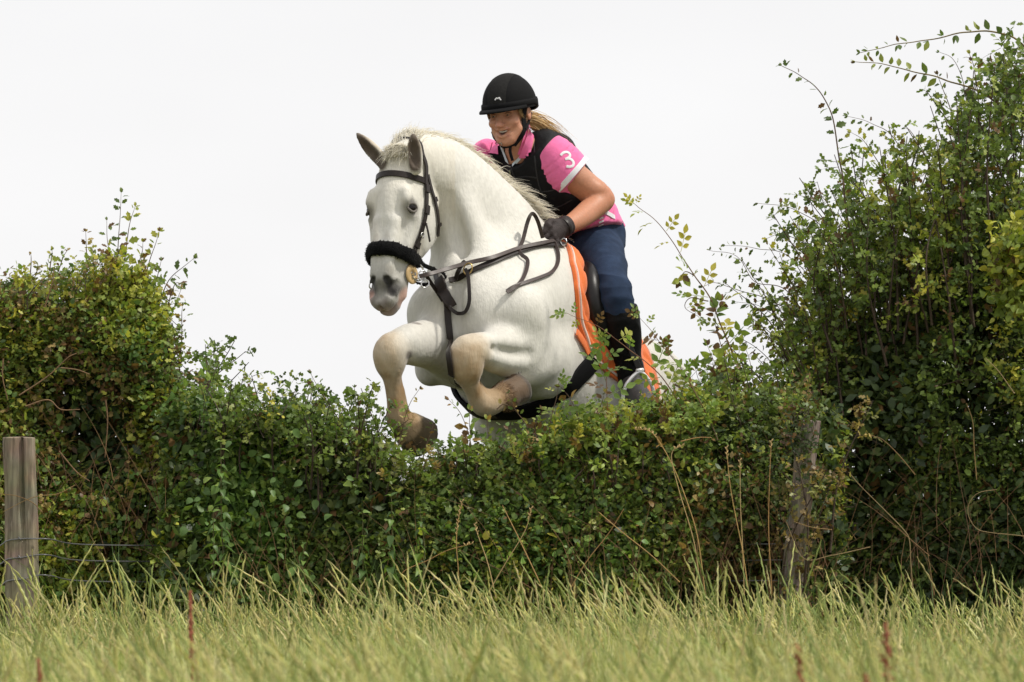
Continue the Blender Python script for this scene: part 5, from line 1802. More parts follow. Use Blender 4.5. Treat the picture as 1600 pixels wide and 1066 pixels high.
def shoot(parent, pix, Y, kind='lobed', pal='haw', size=.034, step=.030, r0=.0035, per=2, bark=(1, .9, .8), singles=True, dY=0.0, lv=None, tipcol=True, part='shoot'):
    """a stem through pixels at depth Y (running to Y + dY at its tip), with leaves at its nodes"""
    pts = spline([P(a, b, Y + dY * i / max(1, len(pix) - 1)) for i, (a, b) in enumerate(pix)], 7)
    pts = pts + .004 * np.stack([vnoise(pts, 30), vnoise(pts + 5, 30), vnoise(pts + 9, 30)], 1)
    size = size * 1.28; step = step * .80; r0 = r0 * .75
    seg = np.linalg.norm(np.diff(pts, axis=0), axis=1); L = seg.sum(); cum = np.concatenate([[0], np.cumsum(seg)])
    mb = MB(); mb.tube(pts, np.linspace(r0, r0 * .28, len(pts)), 5, col=tuple(1.4 * q for q in bark))
    st = mb.build(part, M_bark, parent, usecol=True)
    tn = nrm(np.gradient(pts, axis=0))
    s = .02; k = 0
    ms = leaf_meshes(kind, pal)
    LP = []
    while s < L:
        c = np.array([np.interp(s, cum, pts[:, i]) for i in range(3)]); t = nrm(np.array([np.interp(s, cum, tn[:, i]) for i in range(3)]))
        for q in range(rs.integers(1, per + 1) if per > 1 else 1):
            a = nrm(np.cross(t, [.25, 1, .1])); b = np.cross(t, a)
            ph = k * 2.6 + q * 1.7 + rs.uniform(-.5, .5)
            sd = nrm(a * math.cos(ph) + b * math.sin(ph) * .35)
            d = t * rs.uniform(.15, .8) + sd + rs.normal(0, .2, 3)
            n = np.array([.15, -.6, .55]) + rs.normal(0, .55, 3)
            sz = size * rs.uniform(.6, 1.2) * (1 - .45 * (s / L) ** 3)
            pos = c + nrm(d) * .006
            if singles: place_leaf(ms[rs.integers(0, len(ms))], pos, d, n, sz, st)
            else: LP.append((pos, d, n, sz))
        k += 1
        s += step * rs.uniform(.7, 1.35)
    for q in range(3):
        place_leaf(ms[rs.integers(0, len(ms))], pts[-1], tn[-1] + rs.normal(0, .45, 3) * [1, .3, 1], np.array([.1, -.7, .4]) + rs.normal(0, .4, 3), size * rs.uniform(.35, .6), st)
    if LP and lv is not None:
        pr = {'lobed': LOBED, 'ovate': OVATE, 'rose': ROSE, 'broad': BROAD}[kind]
        lv.add(pr, np.array([q[0] for q in LP]), np.array([q[1] for q in LP]), np.array([q[2] for q in LP]), np.array([q[3] for q in LP]), palcol(rs, pal, len(LP), .2, .06))
    return st


def wild_stems(rng_, mb, lv, X, Y, Z0, Z1, spread, n, pal, size, kind=S_LOBED, m=16, lean=0.0):
    """upright woody stems with leafy side twigs, joined into the plant's foliage and branch parts"""
    for i in range(n):
        x = rng_.uniform(*X); y = rng_.uniform(*Y)
        z0 = rng_.uniform(*Z0); z1 = rng_.uniform(*Z1)
        h = z1 - z0
        if h < .1: continue
        p = np.array([[x, y, z0], [x + rng_.normal(0, spread * .3) + lean * .35, y + rng_.normal(0, .05), z0 + h * .5], [x + rng_.normal(0, spread) + lean, y + rng_.normal(0, .1), z1]])
        p = spline(p, 6)
        mb.tube(p, np.linspace(.006, .0016, len(p)) * (.6 + .5 * h), 4, cap=False, col=(.8, .75, .7))
        k = int(h * 34)
        t = rng_.uniform(.15, 1, k); j = t * (len(p) - 1); j0 = np.minimum(j.astype(int), len(p) - 2)
        O = p[j0] + (p[j0 + 1] - p[j0]) * (j - j0)[:, None]
        D = np.stack([rng_.normal(0, 1, k), rng_.normal(0, 1, k), rng_.uniform(.1, 1, k)], 1)
        L = rng_.uniform(.04, .16, k) * (1.15 - .6 * t)
        twig_set(rng_, mb, lv, O, D, L, 6, kind, size, palcol(rng_, pal, k, .25, .03), rad=.0012)


def straws(rng_, mb, x0, x1, Y, N, h=(.2, .7), z0=0.0):
    """dead stems and canes standing and slanting in front of the leaves"""
    O = np.stack([rng_.uniform(x0, x1, N), rng_.uniform(*Y, N), z0 + rng_.uniform(0, .35, N)], 1)
    D = np.stack([rng_.normal(0, .35, N), rng_.normal(0, .12, N), np.ones(N)], 1)
    c = np.array([[2.6, 2.1, 1.3], [1.7, 1.2, .8], [3.4, 2.8, 1.8]])[rng_.integers(0, 3, N)] * rng_.uniform(.6, 1.1, (N, 1))
    strands(mb, O, D, rng_.uniform(*h, N), np.stack([rng_.normal(0, .3, N), 0 * O[:, 0], -np.abs(rng_.normal(0, .3, N))], 1), .0016, rng_, nseg=6, wave=.02, col=c)


def sprigs(rng_, mb, lv, x0, x1, prof, Yr, N, pals, size, L=(.10, .26), lean=.25, z_off=-.05):
    """young upright shoots along the top of a hedge"""
    x = rng_.uniform(x0, x1, N); y = rng_.uniform(*Yr, N)
    t_ = top_fn(prof, sum(Yr) / 2)
    O = np.stack([x, y, t_(x) + z_off + rng_.uniform(-.05, .02, N)], 1)
    D = np.stack([rng_.normal(0, lean, N), rng_.normal(0, .2, N), np.ones(N)], 1)
    ln = rng_.uniform(*L, N) * np.where(rng_.uniform(0, 1, N) < .25, 1.35, .8)
    for k, pn in enumerate(pals):
        mk = np.arange(N) % len(pals) == k
        twig_set(rng_, mb, lv, O[mk], D[mk], ln[mk], 15, S_LOBED if k % 2 == 0 else S_OVATE, size, palcol(rng_, pn, mk.sum(), .2, .05), droop=np.stack([rng_.normal(0, .15, mk.sum()), 0 * ln[mk], -.1 * np.ones(mk.sum())], 1), rad=.0018, leafdir=.5)


def thicket(name, loc, label, cat, group=None):
    return empty(name, loc, label, cat, group)


def finish(th_, lv, mb, mbname='twigs'):
    lv.build('foliage', M_leaf, th_)
    me = mb.mesh(mbname, M_bark, True, True)
    tag(link(mbname, me, th_), kind='stuff')


# ================================================================== left hedge
rg = np.random.default_rng(101)
th_ = thicket('hedge_bush', P(130, 1000, .0) * [1, 1, 0], 'tall sunlit hawthorn and ivy bush behind the sawn fence post', 'bush', 'hedge plants')
lv, mb = Leaves(), MB()
prof = [(-60, 470), (0, 452), (40, 440), (80, 436), (110, 430), (150, 420), (185, 410), (215, 418), (238, 445), (255, 490), (262, 540), (270, 585), (285, 625), (305, 655)]
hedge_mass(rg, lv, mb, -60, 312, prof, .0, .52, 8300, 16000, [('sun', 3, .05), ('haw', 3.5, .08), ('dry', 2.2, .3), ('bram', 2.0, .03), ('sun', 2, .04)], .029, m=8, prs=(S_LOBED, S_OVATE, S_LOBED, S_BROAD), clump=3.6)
hedge_mass(rg, lv, mb, -430, -45, [(-430, 470), (-45, 468)], .0, .52, 2600, 4500, [('haw', 4, .06), ('sun', 3, .05), ('dry', 1.3, .2)], .042, m=6, prs=(S_LOBED, S_OVATE, S_LOBED), clump=3.6)
wild_stems(rg, mb, lv, (P(150, 400, 0)[0], P(240, 400, 0)[0]), (-.2, .2), (1.2, 1.3), (1.42, 1.58), .05, 9, 'sun', .027)
wild_stems(rg, mb, lv, (P(236, 470, 0)[0], P(275, 470, 0)[0]), (-.25, .2), (.8, 1.1), (1.1, 1.36), .05, 9, 'haw', .027, lean=.02)
wild_stems(rg, mb, lv, (P(-20, 440, 0)[0], P(120, 440, 0)[0]), (-.3, .3), (1.15, 1.3), (1.38, 1.48), .05, 10, 'dry', .026)
sprigs(rg, mb, lv, P(-40, 440, 0)[0], P(265, 440, 0)[0], prof, (-.3, .3), 90, ['sun', 'haw', 'sun', 'dry'], .024, (.06, .16))
straws(rg, mb, P(-20, 700, -.6)[0], P(280, 700, -.6)[0], (-.75, -.55), 60, (.15, .5), .3)
finish(th_, lv, mb)
for pix, kw in (([(183, 430), (186, 385), (188, 340), (190, 303)], dict(kind='lobed', pal='haw')), ([(192, 420), (198, 375), (204, 345), (210, 322)], dict(pal='sun')),
                ([(176, 425), (170, 390), (166, 345)], dict(pal='haw')), ([(137, 425), (136, 395), (133, 362)], dict(pal='dry', size=.026)),
                ([(228, 430), (236, 400), (248, 362)], dict(pal='sun')), ([(214, 420), (222, 395), (224, 378)], dict(pal='sun')),
                ([(250, 470), (262, 440), (285, 418), (302, 404)], dict(pal='haw')), ([(240, 455), (248, 425), (252, 408)], dict(pal='haw', size=.028)),
                ([(262, 490), (268, 460), (275, 442), (287, 444)], dict(pal='haw', size=.028)), ([(262, 510), (272, 480), (283, 450)], dict(pal='dry', size=.024)),
                ([(280, 560), (284, 500), (287, 478)], dict(pal='dry', size=.024, per=1)),
                ([(46, 432), (47, 405), (47, 397)], dict(pal='dry', size=.022, per=1)), ([(90, 425), (100, 402), (107, 392)], dict(pal='dry', size=.022, per=1)), ([(78, 424), (82, 400), (83, 390)], dict(pal='sun', size=.026))):
    shoot(th_, pix, rg.uniform(-.15, .1), **kw)
# bare woody vines seen over the leaves
for pix in ([(30, 618), (75, 588), (105, 560), (120, 552)], [(40, 635), (75, 625), (95, 640), (125, 640)], [(5, 560), (4, 590), (12, 625)], [(92, 705), (120, 738), (140, 752)], [(165, 625), (168, 660), (164, 715)], [(95, 575), (120, 578), (140, 585)], [(70, 480), (82, 440), (84, 420)]):
    pts = spline([P(a, b, -.66) for a, b in pix], 6)
    m_ = MB(); m_.tube(pts, np.linspace(.0032, .0018, len(pts)), 5, col=(2.4, 2.0, 1.4)); m_.build('vine', M_bark, th_, usecol=True)

# ================================================================== middle hedge: bramble, hawthorn, dog rose
MP = [(255, 640), (300, 642), (340, 650), (370, 655), (410, 660), (440, 672), (470, 668), (500, 668), (530, 672), (560, 690), (600, 714), (640, 726), (680, 720), (700, 710), (740, 712), (770, 704), (800, 702),
      (830, 692), (860, 680), (890, 664), (930, 658), (970, 654), (1010, 652), (1050, 650), (1080, 645), (1110, 640), (1150, 640), (1200, 642), (1250, 630), (1290, 620)]
th_ = thicket('bramble_bush', P(370, 1000, -.6) * [1, 1, 0], 'leafy bramble and nettle clump beside the tall left bush', 'bush', 'hedge plants')
lv, mb = Leaves(), MB()
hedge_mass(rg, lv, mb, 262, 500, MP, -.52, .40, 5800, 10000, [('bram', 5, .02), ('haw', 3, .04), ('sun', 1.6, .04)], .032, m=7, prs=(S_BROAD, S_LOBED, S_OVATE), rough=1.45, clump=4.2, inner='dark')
wild_stems(rg, mb, lv, (P(300, 650, -.5)[0], P(480, 650, -.5)[0]), (-.75, -.3), (.5, .75), (.86, 1.06), .07, 20, 'haw', .027)
wild_stems(rg, mb, lv, (P(285, 600, -.3)[0], P(335, 600, -.3)[0]), (-.4, .0), (.7, .9), (1.0, 1.20), .06, 10, 'haw', .027, lean=.03)
sprigs(rg, mb, lv, P(285, 650, -.5)[0], P(500, 650, -.5)[0], MP, (-.8, -.2), 110, ['haw', 'bram', 'haw', 'sun'], .024, (.08, .22))
straws(rg, mb, P(270, 700, -1)[0], P(500, 700, -1)[0], (-1.02, -.85), 26, (.15, .5))
finish(th_, lv, mb)
for pix, kw in (([(318, 660), (321, 610), (322, 580), (321, 556)], dict(pal='bram', size=.03)), ([(362, 672), (345, 640), (332, 612), (322, 595)], dict(kind='broad', pal='bram', size=.042, step=.05, per=1)),
                ([(340, 640), (360, 625), (380, 626), (400, 628)], dict(pal='haw', size=.03)), ([(365, 670), (366, 645), (364, 622)], dict(pal='bram', size=.03)),
                ([(392, 665), (395, 645), (402, 632)], dict(pal='haw', size=.03)), ([(335, 650), (350, 660), (372, 668)], dict(kind='broad', pal='bram', size=.045, step=.05, per=1))):
    shoot(th_, pix, -.62, **kw)
# big leaves that stand out on the front
msb = leaf_meshes('broad', 'bram')
for i in range(45):
    px, py = rs.uniform(275, 560), rs.uniform(665, 900)
    pos = P(px, py, -.95 + .1 * abs(rs.normal()))
    place_leaf(msb[rs.integers(0, len(msb))], pos, [rs.normal(0, .6), -.5 + rs.normal(0, .3), -.55 + rs.normal(0, .4)], [rs.normal(0, .4), -.8, .8], rs.uniform(.024, .042), th_)

th_ = thicket('hawthorn_bush', P(620, 1000, -.6) * [1, 1, 0], 'low hawthorn bush under the raised front hooves', 'bush', 'hedge plants')
lv, mb = Leaves(), MB()
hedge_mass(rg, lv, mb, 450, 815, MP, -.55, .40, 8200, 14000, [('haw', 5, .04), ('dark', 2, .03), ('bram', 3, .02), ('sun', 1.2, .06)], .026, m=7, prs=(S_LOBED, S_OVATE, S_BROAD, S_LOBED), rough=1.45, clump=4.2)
wild_stems(rg, mb, lv, (P(470, 650, -.5)[0], P(600, 650, -.5)[0]), (-.8, -.5), (.5, .7), (.80, 1.02), .07, 24, 'haw', .026)
wild_stems(rg, mb, lv, (P(690, 650, -.5)[0], P(800, 650, -.5)[0]), (-.85, -.6), (.5, .65), (.70, .80), .05, 14, 'haw', .028)
sprigs(rg, mb, lv, P(450, 650, -.5)[0], P(600, 650, -.5)[0], MP, (-.85, -.25), 90, ['haw', 'haw', 'sun', 'bram'], .023, (.08, .24))
sprigs(rg, mb, lv, P(590, 650, -.5)[0], P(830, 650, -.5)[0], MP, (-.9, -.55), 80, ['haw', 'rose', 'haw', 'dry'], .023, (.04, .12))
straws(rg, mb, P(460, 700, -1)[0], P(800, 700, -1)[0], (-1.05, -.85), 45, (.15, .5))
finish(th_, lv, mb)
for pix, kw in (([(548, 700), (530, 655), (512, 628), (497, 604), (486, 583)], dict(pal='haw', size=.032)), ([(500, 680), (490, 645), (486, 612)], dict(pal='haw', size=.028)),
                ([(560, 690), (558, 650), (554, 612), (553, 606)], dict(pal='haw', size=.028)), ([(575, 690), (568, 655), (574, 636)], dict(pal='haw', size=.026)), ([(585, 700), (590, 665), (595, 642)], dict(pal='haw', size=.024)),
                ([(522, 665), (535, 645), (545, 630)], dict(pal='haw', size=.026)), ([(424, 690), (426, 655), (427, 620)], dict(kind='nettle', pal='bram', size=.04, step=.035, per=2)),
                ([(622, 712), (624, 690), (636, 640), (655, 608)], dict(pal='dry', size=.022, step=.03)), ([(660, 720), (668, 690), (680, 660)], dict(pal='haw', size=.024)),
                ([(742, 730), (738, 700), (722, 650), (702, 626)], dict(kind='ovate', pal='rose', size=.034, step=.032)), ([(730, 720), (735, 690), (733, 660), (735, 640)], dict(kind='ovate', pal='rose', size=.034, step=.026)),
                ([(758, 730), (766, 700), (762, 672), (760, 655)], dict(kind='lobed', pal='rose', size=.03)), ([(770, 720), (790, 690), (800, 665)], dict(pal='haw', size=.024)),
                ([(690, 720), (682, 700), (676, 688)], dict(pal='haw', size=.026)), ([(805, 720), (800, 700), (792, 680)], dict(pal='haw', size=.026))):
    shoot(th_, pix, -.74 if pix[0][0] > 600 else -.6, **kw)

th_ = thicket('rose_bush', P(940, 1000, -.6) * [1, 1, 0], 'dog rose bush in front of the saddle and girth with arching briars', 'bush', 'hedge plants')
lv, mb = Leaves(), MB()
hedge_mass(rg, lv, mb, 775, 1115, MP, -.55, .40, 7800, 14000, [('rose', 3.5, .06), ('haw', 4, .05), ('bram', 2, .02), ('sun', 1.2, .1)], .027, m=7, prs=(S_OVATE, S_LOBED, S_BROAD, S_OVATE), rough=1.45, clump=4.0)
wild_stems(rg, mb, lv, (P(830, 650, -.5)[0], P(1090, 650, -.5)[0]), (-.9, -.55), (.5, .65), (.74, .86), .06, 30, 'rose', .030, kind=S_OVATE)
sprigs(rg, mb, lv, P(810, 650, -.5)[0], P(1110, 650, -.5)[0], MP, (-.95, -.5), 150, ['rose', 'haw', 'rose', 'sun'], .026, (.05, .13))
straws(rg, mb, P(790, 700, -1)[0], P(1110, 700, -1)[0], (-1.05, -.88), 90, (.2, .65))
finish(th_, lv, mb)
for pix, kw in (([(1085, 680), (1050, 612), (1010, 566), (962, 530), (925, 505), (884, 490)], dict(kind='rose', pal='rose', size=.085, step=.062, per=1, r0=.0038, bark=(1.6, 1.1, .8))),
                ([(1110, 660), (1080, 600), (1050, 560), (1020, 520), (1000, 498)], dict(kind='rose', pal='rose', size=.080, step=.055, per=1, bark=(1.4, 1.1, .8))),
                ([(1120, 690), (1100, 640), (1075, 590), (1040, 545)], dict(kind='rose', pal='rose', size=.08, step=.05, per=1)),
                ([(952, 700), (950, 650), (948, 600), (942, 560), (938, 535)], dict(kind='rose', pal='rose', size=.085, step=.034, per=1, bark=(1.5, .9, .7))),
                ([(900, 690), (905, 660), (890, 625), (875, 605)], dict(kind='ovate', pal='rose', size=.036, step=.028)),
                ([(860, 690), (862, 655), (870, 618), (872, 600)], dict(kind='rose', pal='rose', size=.075, step=.04, per=1)),
                ([(820, 700), (825, 670), (808, 640), (798, 615)], dict(kind='lobed', pal='haw', size=.024)), ([(980, 690), (990, 655), (1000, 630)], dict(kind='rose', pal='rose', size=.07, step=.036, per=1)),
                ([(1020, 690), (1026, 660), (1045, 640), (1062, 622)], dict(kind='rose', pal='rose', size=.075, step=.04, per=1)), ([(925, 680), (928, 655), (940, 630), (945, 612)], dict(kind='ovate', pal='dry', size=.034, step=.03)),
                ([(840, 700), (838, 665), (848, 640)], dict(kind='ovate', pal='haw', size=.03)), ([(1060, 680), (1072, 640), (1068, 610), (1090, 580)], dict(kind='ovate', pal='haw', size=.034, step=.026)),
                ([(776, 640), (790, 632), (810, 640)], dict(kind='lobed', pal='dry', size=.02, per=1))):
    shoot(th_, pix, -.78, **kw)

th_ = thicket('thorn_bush', P(1180, 1000, -.6) * [1, 1, 0], 'dry brownish thorn bush in shade around the leaning post', 'bush', 'hedge plants')
lv, mb = Leaves(), MB()
hedge_mass(rg, lv, mb, 1075, 1310, MP, -.42, .34, 5000, 10000, [('dry', 2, .2), ('haw', 4, .08), ('dark', 3, .06), ('sun', .8, .1)], .025, m=7, prs=(S_OVATE, S_LOBED, S_OVATE), clump=4.6)
wild_stems(rg, mb, lv, (P(1090, 650, -.5)[0], P(1240, 650, -.5)[0]), (-.7, -.2), (.5, .8), (.92, 1.12), .08, 26, 'haw', .028)
wild_stems(rg, mb, lv, (P(1205, 650, -.9)[0], P(1300, 650, -.9)[0]), (-.98, -.84), (.05, .5), (.55, .95), .10, 7, 'dry', .024)
sprigs(rg, mb, lv, P(1080, 650, -.5)[0], P(1260, 650, -.5)[0], MP, (-.7, -.1), 110, ['haw', 'dry', 'rose', 'haw'], .025, (.08, .22))
straws(rg, mb, P(1080, 700, -.9)[0], P(1300, 700, -.9)[0], (-1.0, -.78), 110, (.25, .7))
N = 60
O = np.stack([rg.uniform(P(1236, 700, -1)[0], P(1275, 700, -1)[0], N), rg.uniform(-1.02, -.97, N), rg.uniform(.1, .92, N)], 1)
O[:22] = np.stack([rg.uniform(P(1235, 700, -1)[0], P(1285, 700, -1)[0], 22), rg.uniform(-1.02, -.95, 22), rg.uniform(.74, .90, 22)], 1)
twig_set(rg, mb, lv, O, rg.normal(0, 1, (N, 3)) * [1, .2, 1], rg.uniform(.05, .14, N), 6, S_LOBED, .024, palcol(rg, 'dark', N, .3, .15))
finish(th_, lv, mb)

# ================================================================== right: tall hawthorn thicket
th_ = thicket('hawthorn_tree', P(1450, 1000, .1) * [1, 1, 0], 'tall dark hawthorn thicket on the right with long thorny shoots', 'bush', 'hedge plants')
lv, mb = Leaves(), MB()
RP = [(1150, 700), (1200, 680), (1228, 655), (1245, 620), (1262, 575), (1285, 520), (1310, 485), (1340, 460), (1380, 440), (1430, 420), (1480, 400), (1530, 375), (1580, 340), (1700, 290)]
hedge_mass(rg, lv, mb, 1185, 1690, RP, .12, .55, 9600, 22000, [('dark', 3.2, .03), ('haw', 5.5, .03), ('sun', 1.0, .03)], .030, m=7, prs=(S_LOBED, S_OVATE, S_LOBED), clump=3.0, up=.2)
hedge_mass(rg, lv, mb, 1670, 2050, [(1670, 290), (2050, 330)], .12, .55, 3600, 7000, [('dark', 3, .03), ('haw', 5, .03)], .046, m=6, prs=(S_LOBED, S_OVATE), clump=3.0, up=.2)
# airy upper growth: stems with gaps of sky
for k, (xa, xb, za, zb, n, pal) in enumerate(((1280, 1350, 1.15, 1.80, 16, 'haw'), (1330, 1430, 1.3, 1.98, 22, 'haw'), (1400, 1500, 1.4, 2.05, 24, 'sun'), (1480, 1620, 1.5, 2.3, 30, 'haw'), (1250, 1300, .9, 1.45, 12, 'haw'), (1440, 1560, 1.3, 2.0, 16, 'haw'))):
    wild_stems(rg, mb, lv, (P(xa, 400, .1)[0], P(xb, 400, .1)[0]), (-.35, .45), (za - .35, za), (zb - .35, zb), .10, n, pal, .028, lean=-.05)
# thin arching twigs on the open, left side
for xa, xb, z0_, z1_, ln, n in ((1215, 1290, .75, 1.25, -.26, 12), (1235, 1310, 1.0, 1.55, -.24, 11), (1280, 1340, 1.25, 1.85, -.20, 9)):
    for i in range(n):
        x0_ = P(rg.uniform(xa, xb), 500, .05)[0]; zb = z0_ + rg.uniform(-.12, .05); zt = z1_ + rg.uniform(-.25, .08); yy = rg.uniform(-.3, .3); l_ = ln * rg.uniform(.35, 1.25)
        p = spline([[x0_, yy, zb], [x0_ + l_ * .35, yy - .03, zb + (zt - zb) * .6], [x0_ + l_, yy - .05, zt]], 6)
        mb.tube(p, np.linspace(.0034, .0010, len(p)), 4, cap=False, col=(.9, .8, .7))
        k = 26; t = rg.uniform(.1, 1, k); j = t * (len(p) - 1); j0 = np.minimum(j.astype(int), len(p) - 2)
        O = p[j0] + (p[j0 + 1] - p[j0]) * (j - j0)[:, None]
        twig_set(rg, mb, lv, O, rg.normal(0, 1, (k, 3)) * [1, .5, 1], rg.uniform(.018, .05, k), 3, S_LOBED if i % 2 else S_OVATE, .027, palcol(rg, 'haw' if i % 3 else 'sun', k, .25, .05), rad=.0009)
# a pale, sunlit climber at the right edge
N = 300
O = np.stack([rg.uniform(P(1560, 400, -.5)[0], P(1625, 400, -.5)[0], N), rg.uniform(-.60, -.40, N), rg.uniform(P(1600, 470, -.5)[2], P(1600, 360, -.5)[2], N)], 1)
twig_set(rg, mb, lv, O, np.stack([rg.normal(0, .6, N), -np.ones(N), rg.normal(-.1, .5, N)], 1), rg.uniform(.06, .16, N), 6, BROAD, .034, palcol(rg, 'sun', N, .2, .1))
N = 130
O = np.stack([rg.uniform(P(1555, 60, .0)[0], P(1625, 60, .0)[0], N), rg.uniform(-.2, .2, N), rg.uniform(P(1600, 190, 0)[2], P(1600, 70, 0)[2], N)], 1)
twig_set(rg, mb, lv, O, rg.normal(0, 1, (N, 3)), rg.uniform(.06, .18, N), 5, LOBED, .036, palcol(rg, 'haw', N, .2, .05))
sprigs(rg, mb, lv, P(1235, 500, .1)[0], P(1600, 500, .1)[0], RP, (-.3, .5), 160, ['haw', 'haw', 'sun', 'dark'], .027, (.12, .3))
straws(rg, mb, P(1290, 700, -.5)[0], P(1640, 700, -.5)[0], (-.75, -.5), 60, (.2, .6), .1)
finish(th_, lv, mb)
for pix, kw in (([(1335, 400), (1318, 300), (1308, 230), (1296, 172), (1272, 135), (1248, 116), (1222, 102)], dict(pal='haw', size=.034, step=.034, r0=.0055)),
                ([(1620, 90), (1590, 60), (1545, 48), (1510, 50), (1470, 58), (1430, 66), (1385, 72), (1343, 82)], dict(kind='ovate', pal='haw', size=.032, step=.055, per=3, r0=.0060, bark=(1.7, 1.8, .9))),
                ([(1560, 165), (1530, 143), (1480, 125), (1430, 113), (1385, 104), (1338, 97)], dict(kind='ovate', pal='haw', size=.034, step=.055, per=3, r0=.0060, bark=(1.7, 1.8, .9))),
                ([(1440, 330), (1420, 260), (1395, 215), (1365, 195), (1325, 181)], dict(pal='haw', size=.034, step=.032)),
                ([(1400, 330), (1375, 260), (1350, 222), (1330, 208)], dict(pal='sun', size=.034, step=.034)), ([(1460, 300), (1445, 240), (1425, 205), (1416, 200)], dict(pal='haw', size=.03)),
                ([(1500, 300), (1492, 215), (1480, 155), (1465, 118)], dict(pal='haw', size=.03, r0=.005)), ([(1535, 320), (1532, 220), (1525, 120), (1515, 85)], dict(pal='sun', size=.034, r0=.005)),
                ([(1575, 300), (1568, 200), (1550, 140), (1545, 100)], dict(pal='haw', size=.034, r0=.005)), ([(1605, 300), (1596, 200), (1585, 130), (1575, 78)], dict(pal='haw', size=.034)),
                ([(1520, 260), (1515, 180), (1505, 130), (1490, 95), (1468, 82)], dict(pal='haw', size=.03)),
                ([(1330, 420), (1292, 365), (1265, 340), (1225, 322), (1185, 318)], dict(pal='haw', size=.034, step=.030)), ([(1320, 380), (1300, 330), (1282, 305), (1262, 298)], dict(pal='haw', size=.03)),
                ([(1310, 430), (1285, 400), (1255, 378), (1222, 365), (1200, 372)], dict(pal='sun', size=.034, step=.03)), ([(1310, 500), (1290, 470), (1262, 440), (1230, 398), (1180, 388), (1132, 385)], dict(pal='haw', size=.030, step=.028)),
                ([(1300, 530), (1260, 490), (1220, 450), (1180, 440), (1150, 402), (1108, 392)], dict(pal='haw', size=.028, step=.028)), ([(1280, 560), (1240, 500), (1205, 470), (1160, 455), (1120, 440), (1098, 447)], dict(pal='haw', size=.028, step=.03)),
                ([(1270, 600), (1245, 540), (1215, 500), (1190, 480), (1150, 472)], dict(pal='haw', size=.028, step=.028)), ([(1255, 620), (1230, 560), (1205, 530), (1170, 500)], dict(pal='haw', size=.028, step=.028)),
                ([(1245, 640), (1225, 600), (1200, 560), (1160, 530), (1125, 515)], dict(pal='haw', size=.03, step=.028)), ([(1290, 480), (1278, 430), (1268, 400), (1270, 365)], dict(pal='haw', size=.03, step=.028)),
                ([(1262, 520), (1256, 470), (1268, 430), (1290, 380)], dict(pal='sun', size=.03, step=.03))):
    shoot(th_, pix, rg.uniform(-.15, .15), **kw)

# a separate briar leaning left of the thicket
th_ = thicket('briar', P(1150, 1000, -.3) * [1, 1, 0], 'tall slender briar leaning left between the rider and the thicket', 'plant')
for pix, kw in (([(1175, 700), (1165, 610), (1140, 540), (1110, 470), (1085, 430), (1060, 395), (1030, 352), (992, 320)], dict(kind='rose', pal='sun', size=.085, step=.058, per=1, r0=.0055, bark=(1.5, 1.2, .7))),
                ([(1165, 690), (1150, 610), (1130, 550), (1118, 500), (1122, 470)], dict(kind='broad', pal='rose', size=.05, step=.026, per=2)), ([(1150, 680), (1135, 620), (1120, 575), (1105, 540)], dict(kind='broad', pal='rose', size=.045, step=.026, per=2)),
                ([(1180, 680), (1180, 620), (1172, 570), (1165, 545)], dict(kind='ovate', pal='haw', size=.036, step=.028)), ([(1105, 470), (1078, 465), (1070, 480), (1092, 495)], dict(kind='rose', pal='rose', size=.07, step=.05, per=1)),
                ([(1140, 690), (1120, 640), (1095, 600), (1085, 570)], dict(kind='ovate', pal='rose', size=.04, step=.026)), ([(1085, 430), (1070, 425), (1062, 440)], dict(kind='ovate', pal='sun', size=.04, step=.02))):
    shoot(th_, pix, -.35, **kw)

# ---- nettles standing in front
def nettle(px, py, ybase, Y, label):
    base = P(px, ybase, Y); tip = P(px + rs.uniform(-8, 8), py, Y)
    t_ = empty('nettle', base * [1, 1, 0], label, 'nettle', 'nettles along the hedge foot')
    pts = spline([base, (base + tip) / 2 + [rs.uniform(-.02, .02), 0, 0], tip], 6)
    m_ = MB(); m_.tube(pts, np.linspace(.004, .0018, len(pts)), 5, col=(1.1, 1.6, .7)); m_.build('stem', M_bark, t_, usecol=True)
    ms = leaf_meshes('nettle', 'bram')
    n = int(np.linalg.norm(tip - base) / .035)
    for i in range(n):
        f = .25 + .75 * i / max(1, n - 1)
        c = base + (tip - base) * f
        a = i * 1.57 + rs.uniform(-.2, .2)
        for s in (-1, 1):
            d = np.array([math.cos(a) * s, math.sin(a) * s, -.45 + .7 * (f > .9)]) + rs.normal(0, .25, 3)
            place_leaf(ms[rs.integers(0, len(ms))], c, d, [rs.normal(0, .4), rs.normal(-.2, .4), 1], (.062 - .036 * f) * rs.uniform(.8, 1.2), t_)


for i, (px, py, lab) in enumerate(((352, 690, 'tall nettle topping the bramble clump left of centre'), (570, 800, 'pale nettle left of the long dry seed stalk'), (610, 775, 'bright nettle under the hanging front hoof'),
                                   (655, 790, 'nettle right of the hanging front hoof'), (470, 850, 'low nettle at the foot of the bramble clump'), (335, 800, 'nettle hanging beside the left bush foot'))):
    nettle(px, py, 940, -1.02 - .03 * (i % 3), lab)

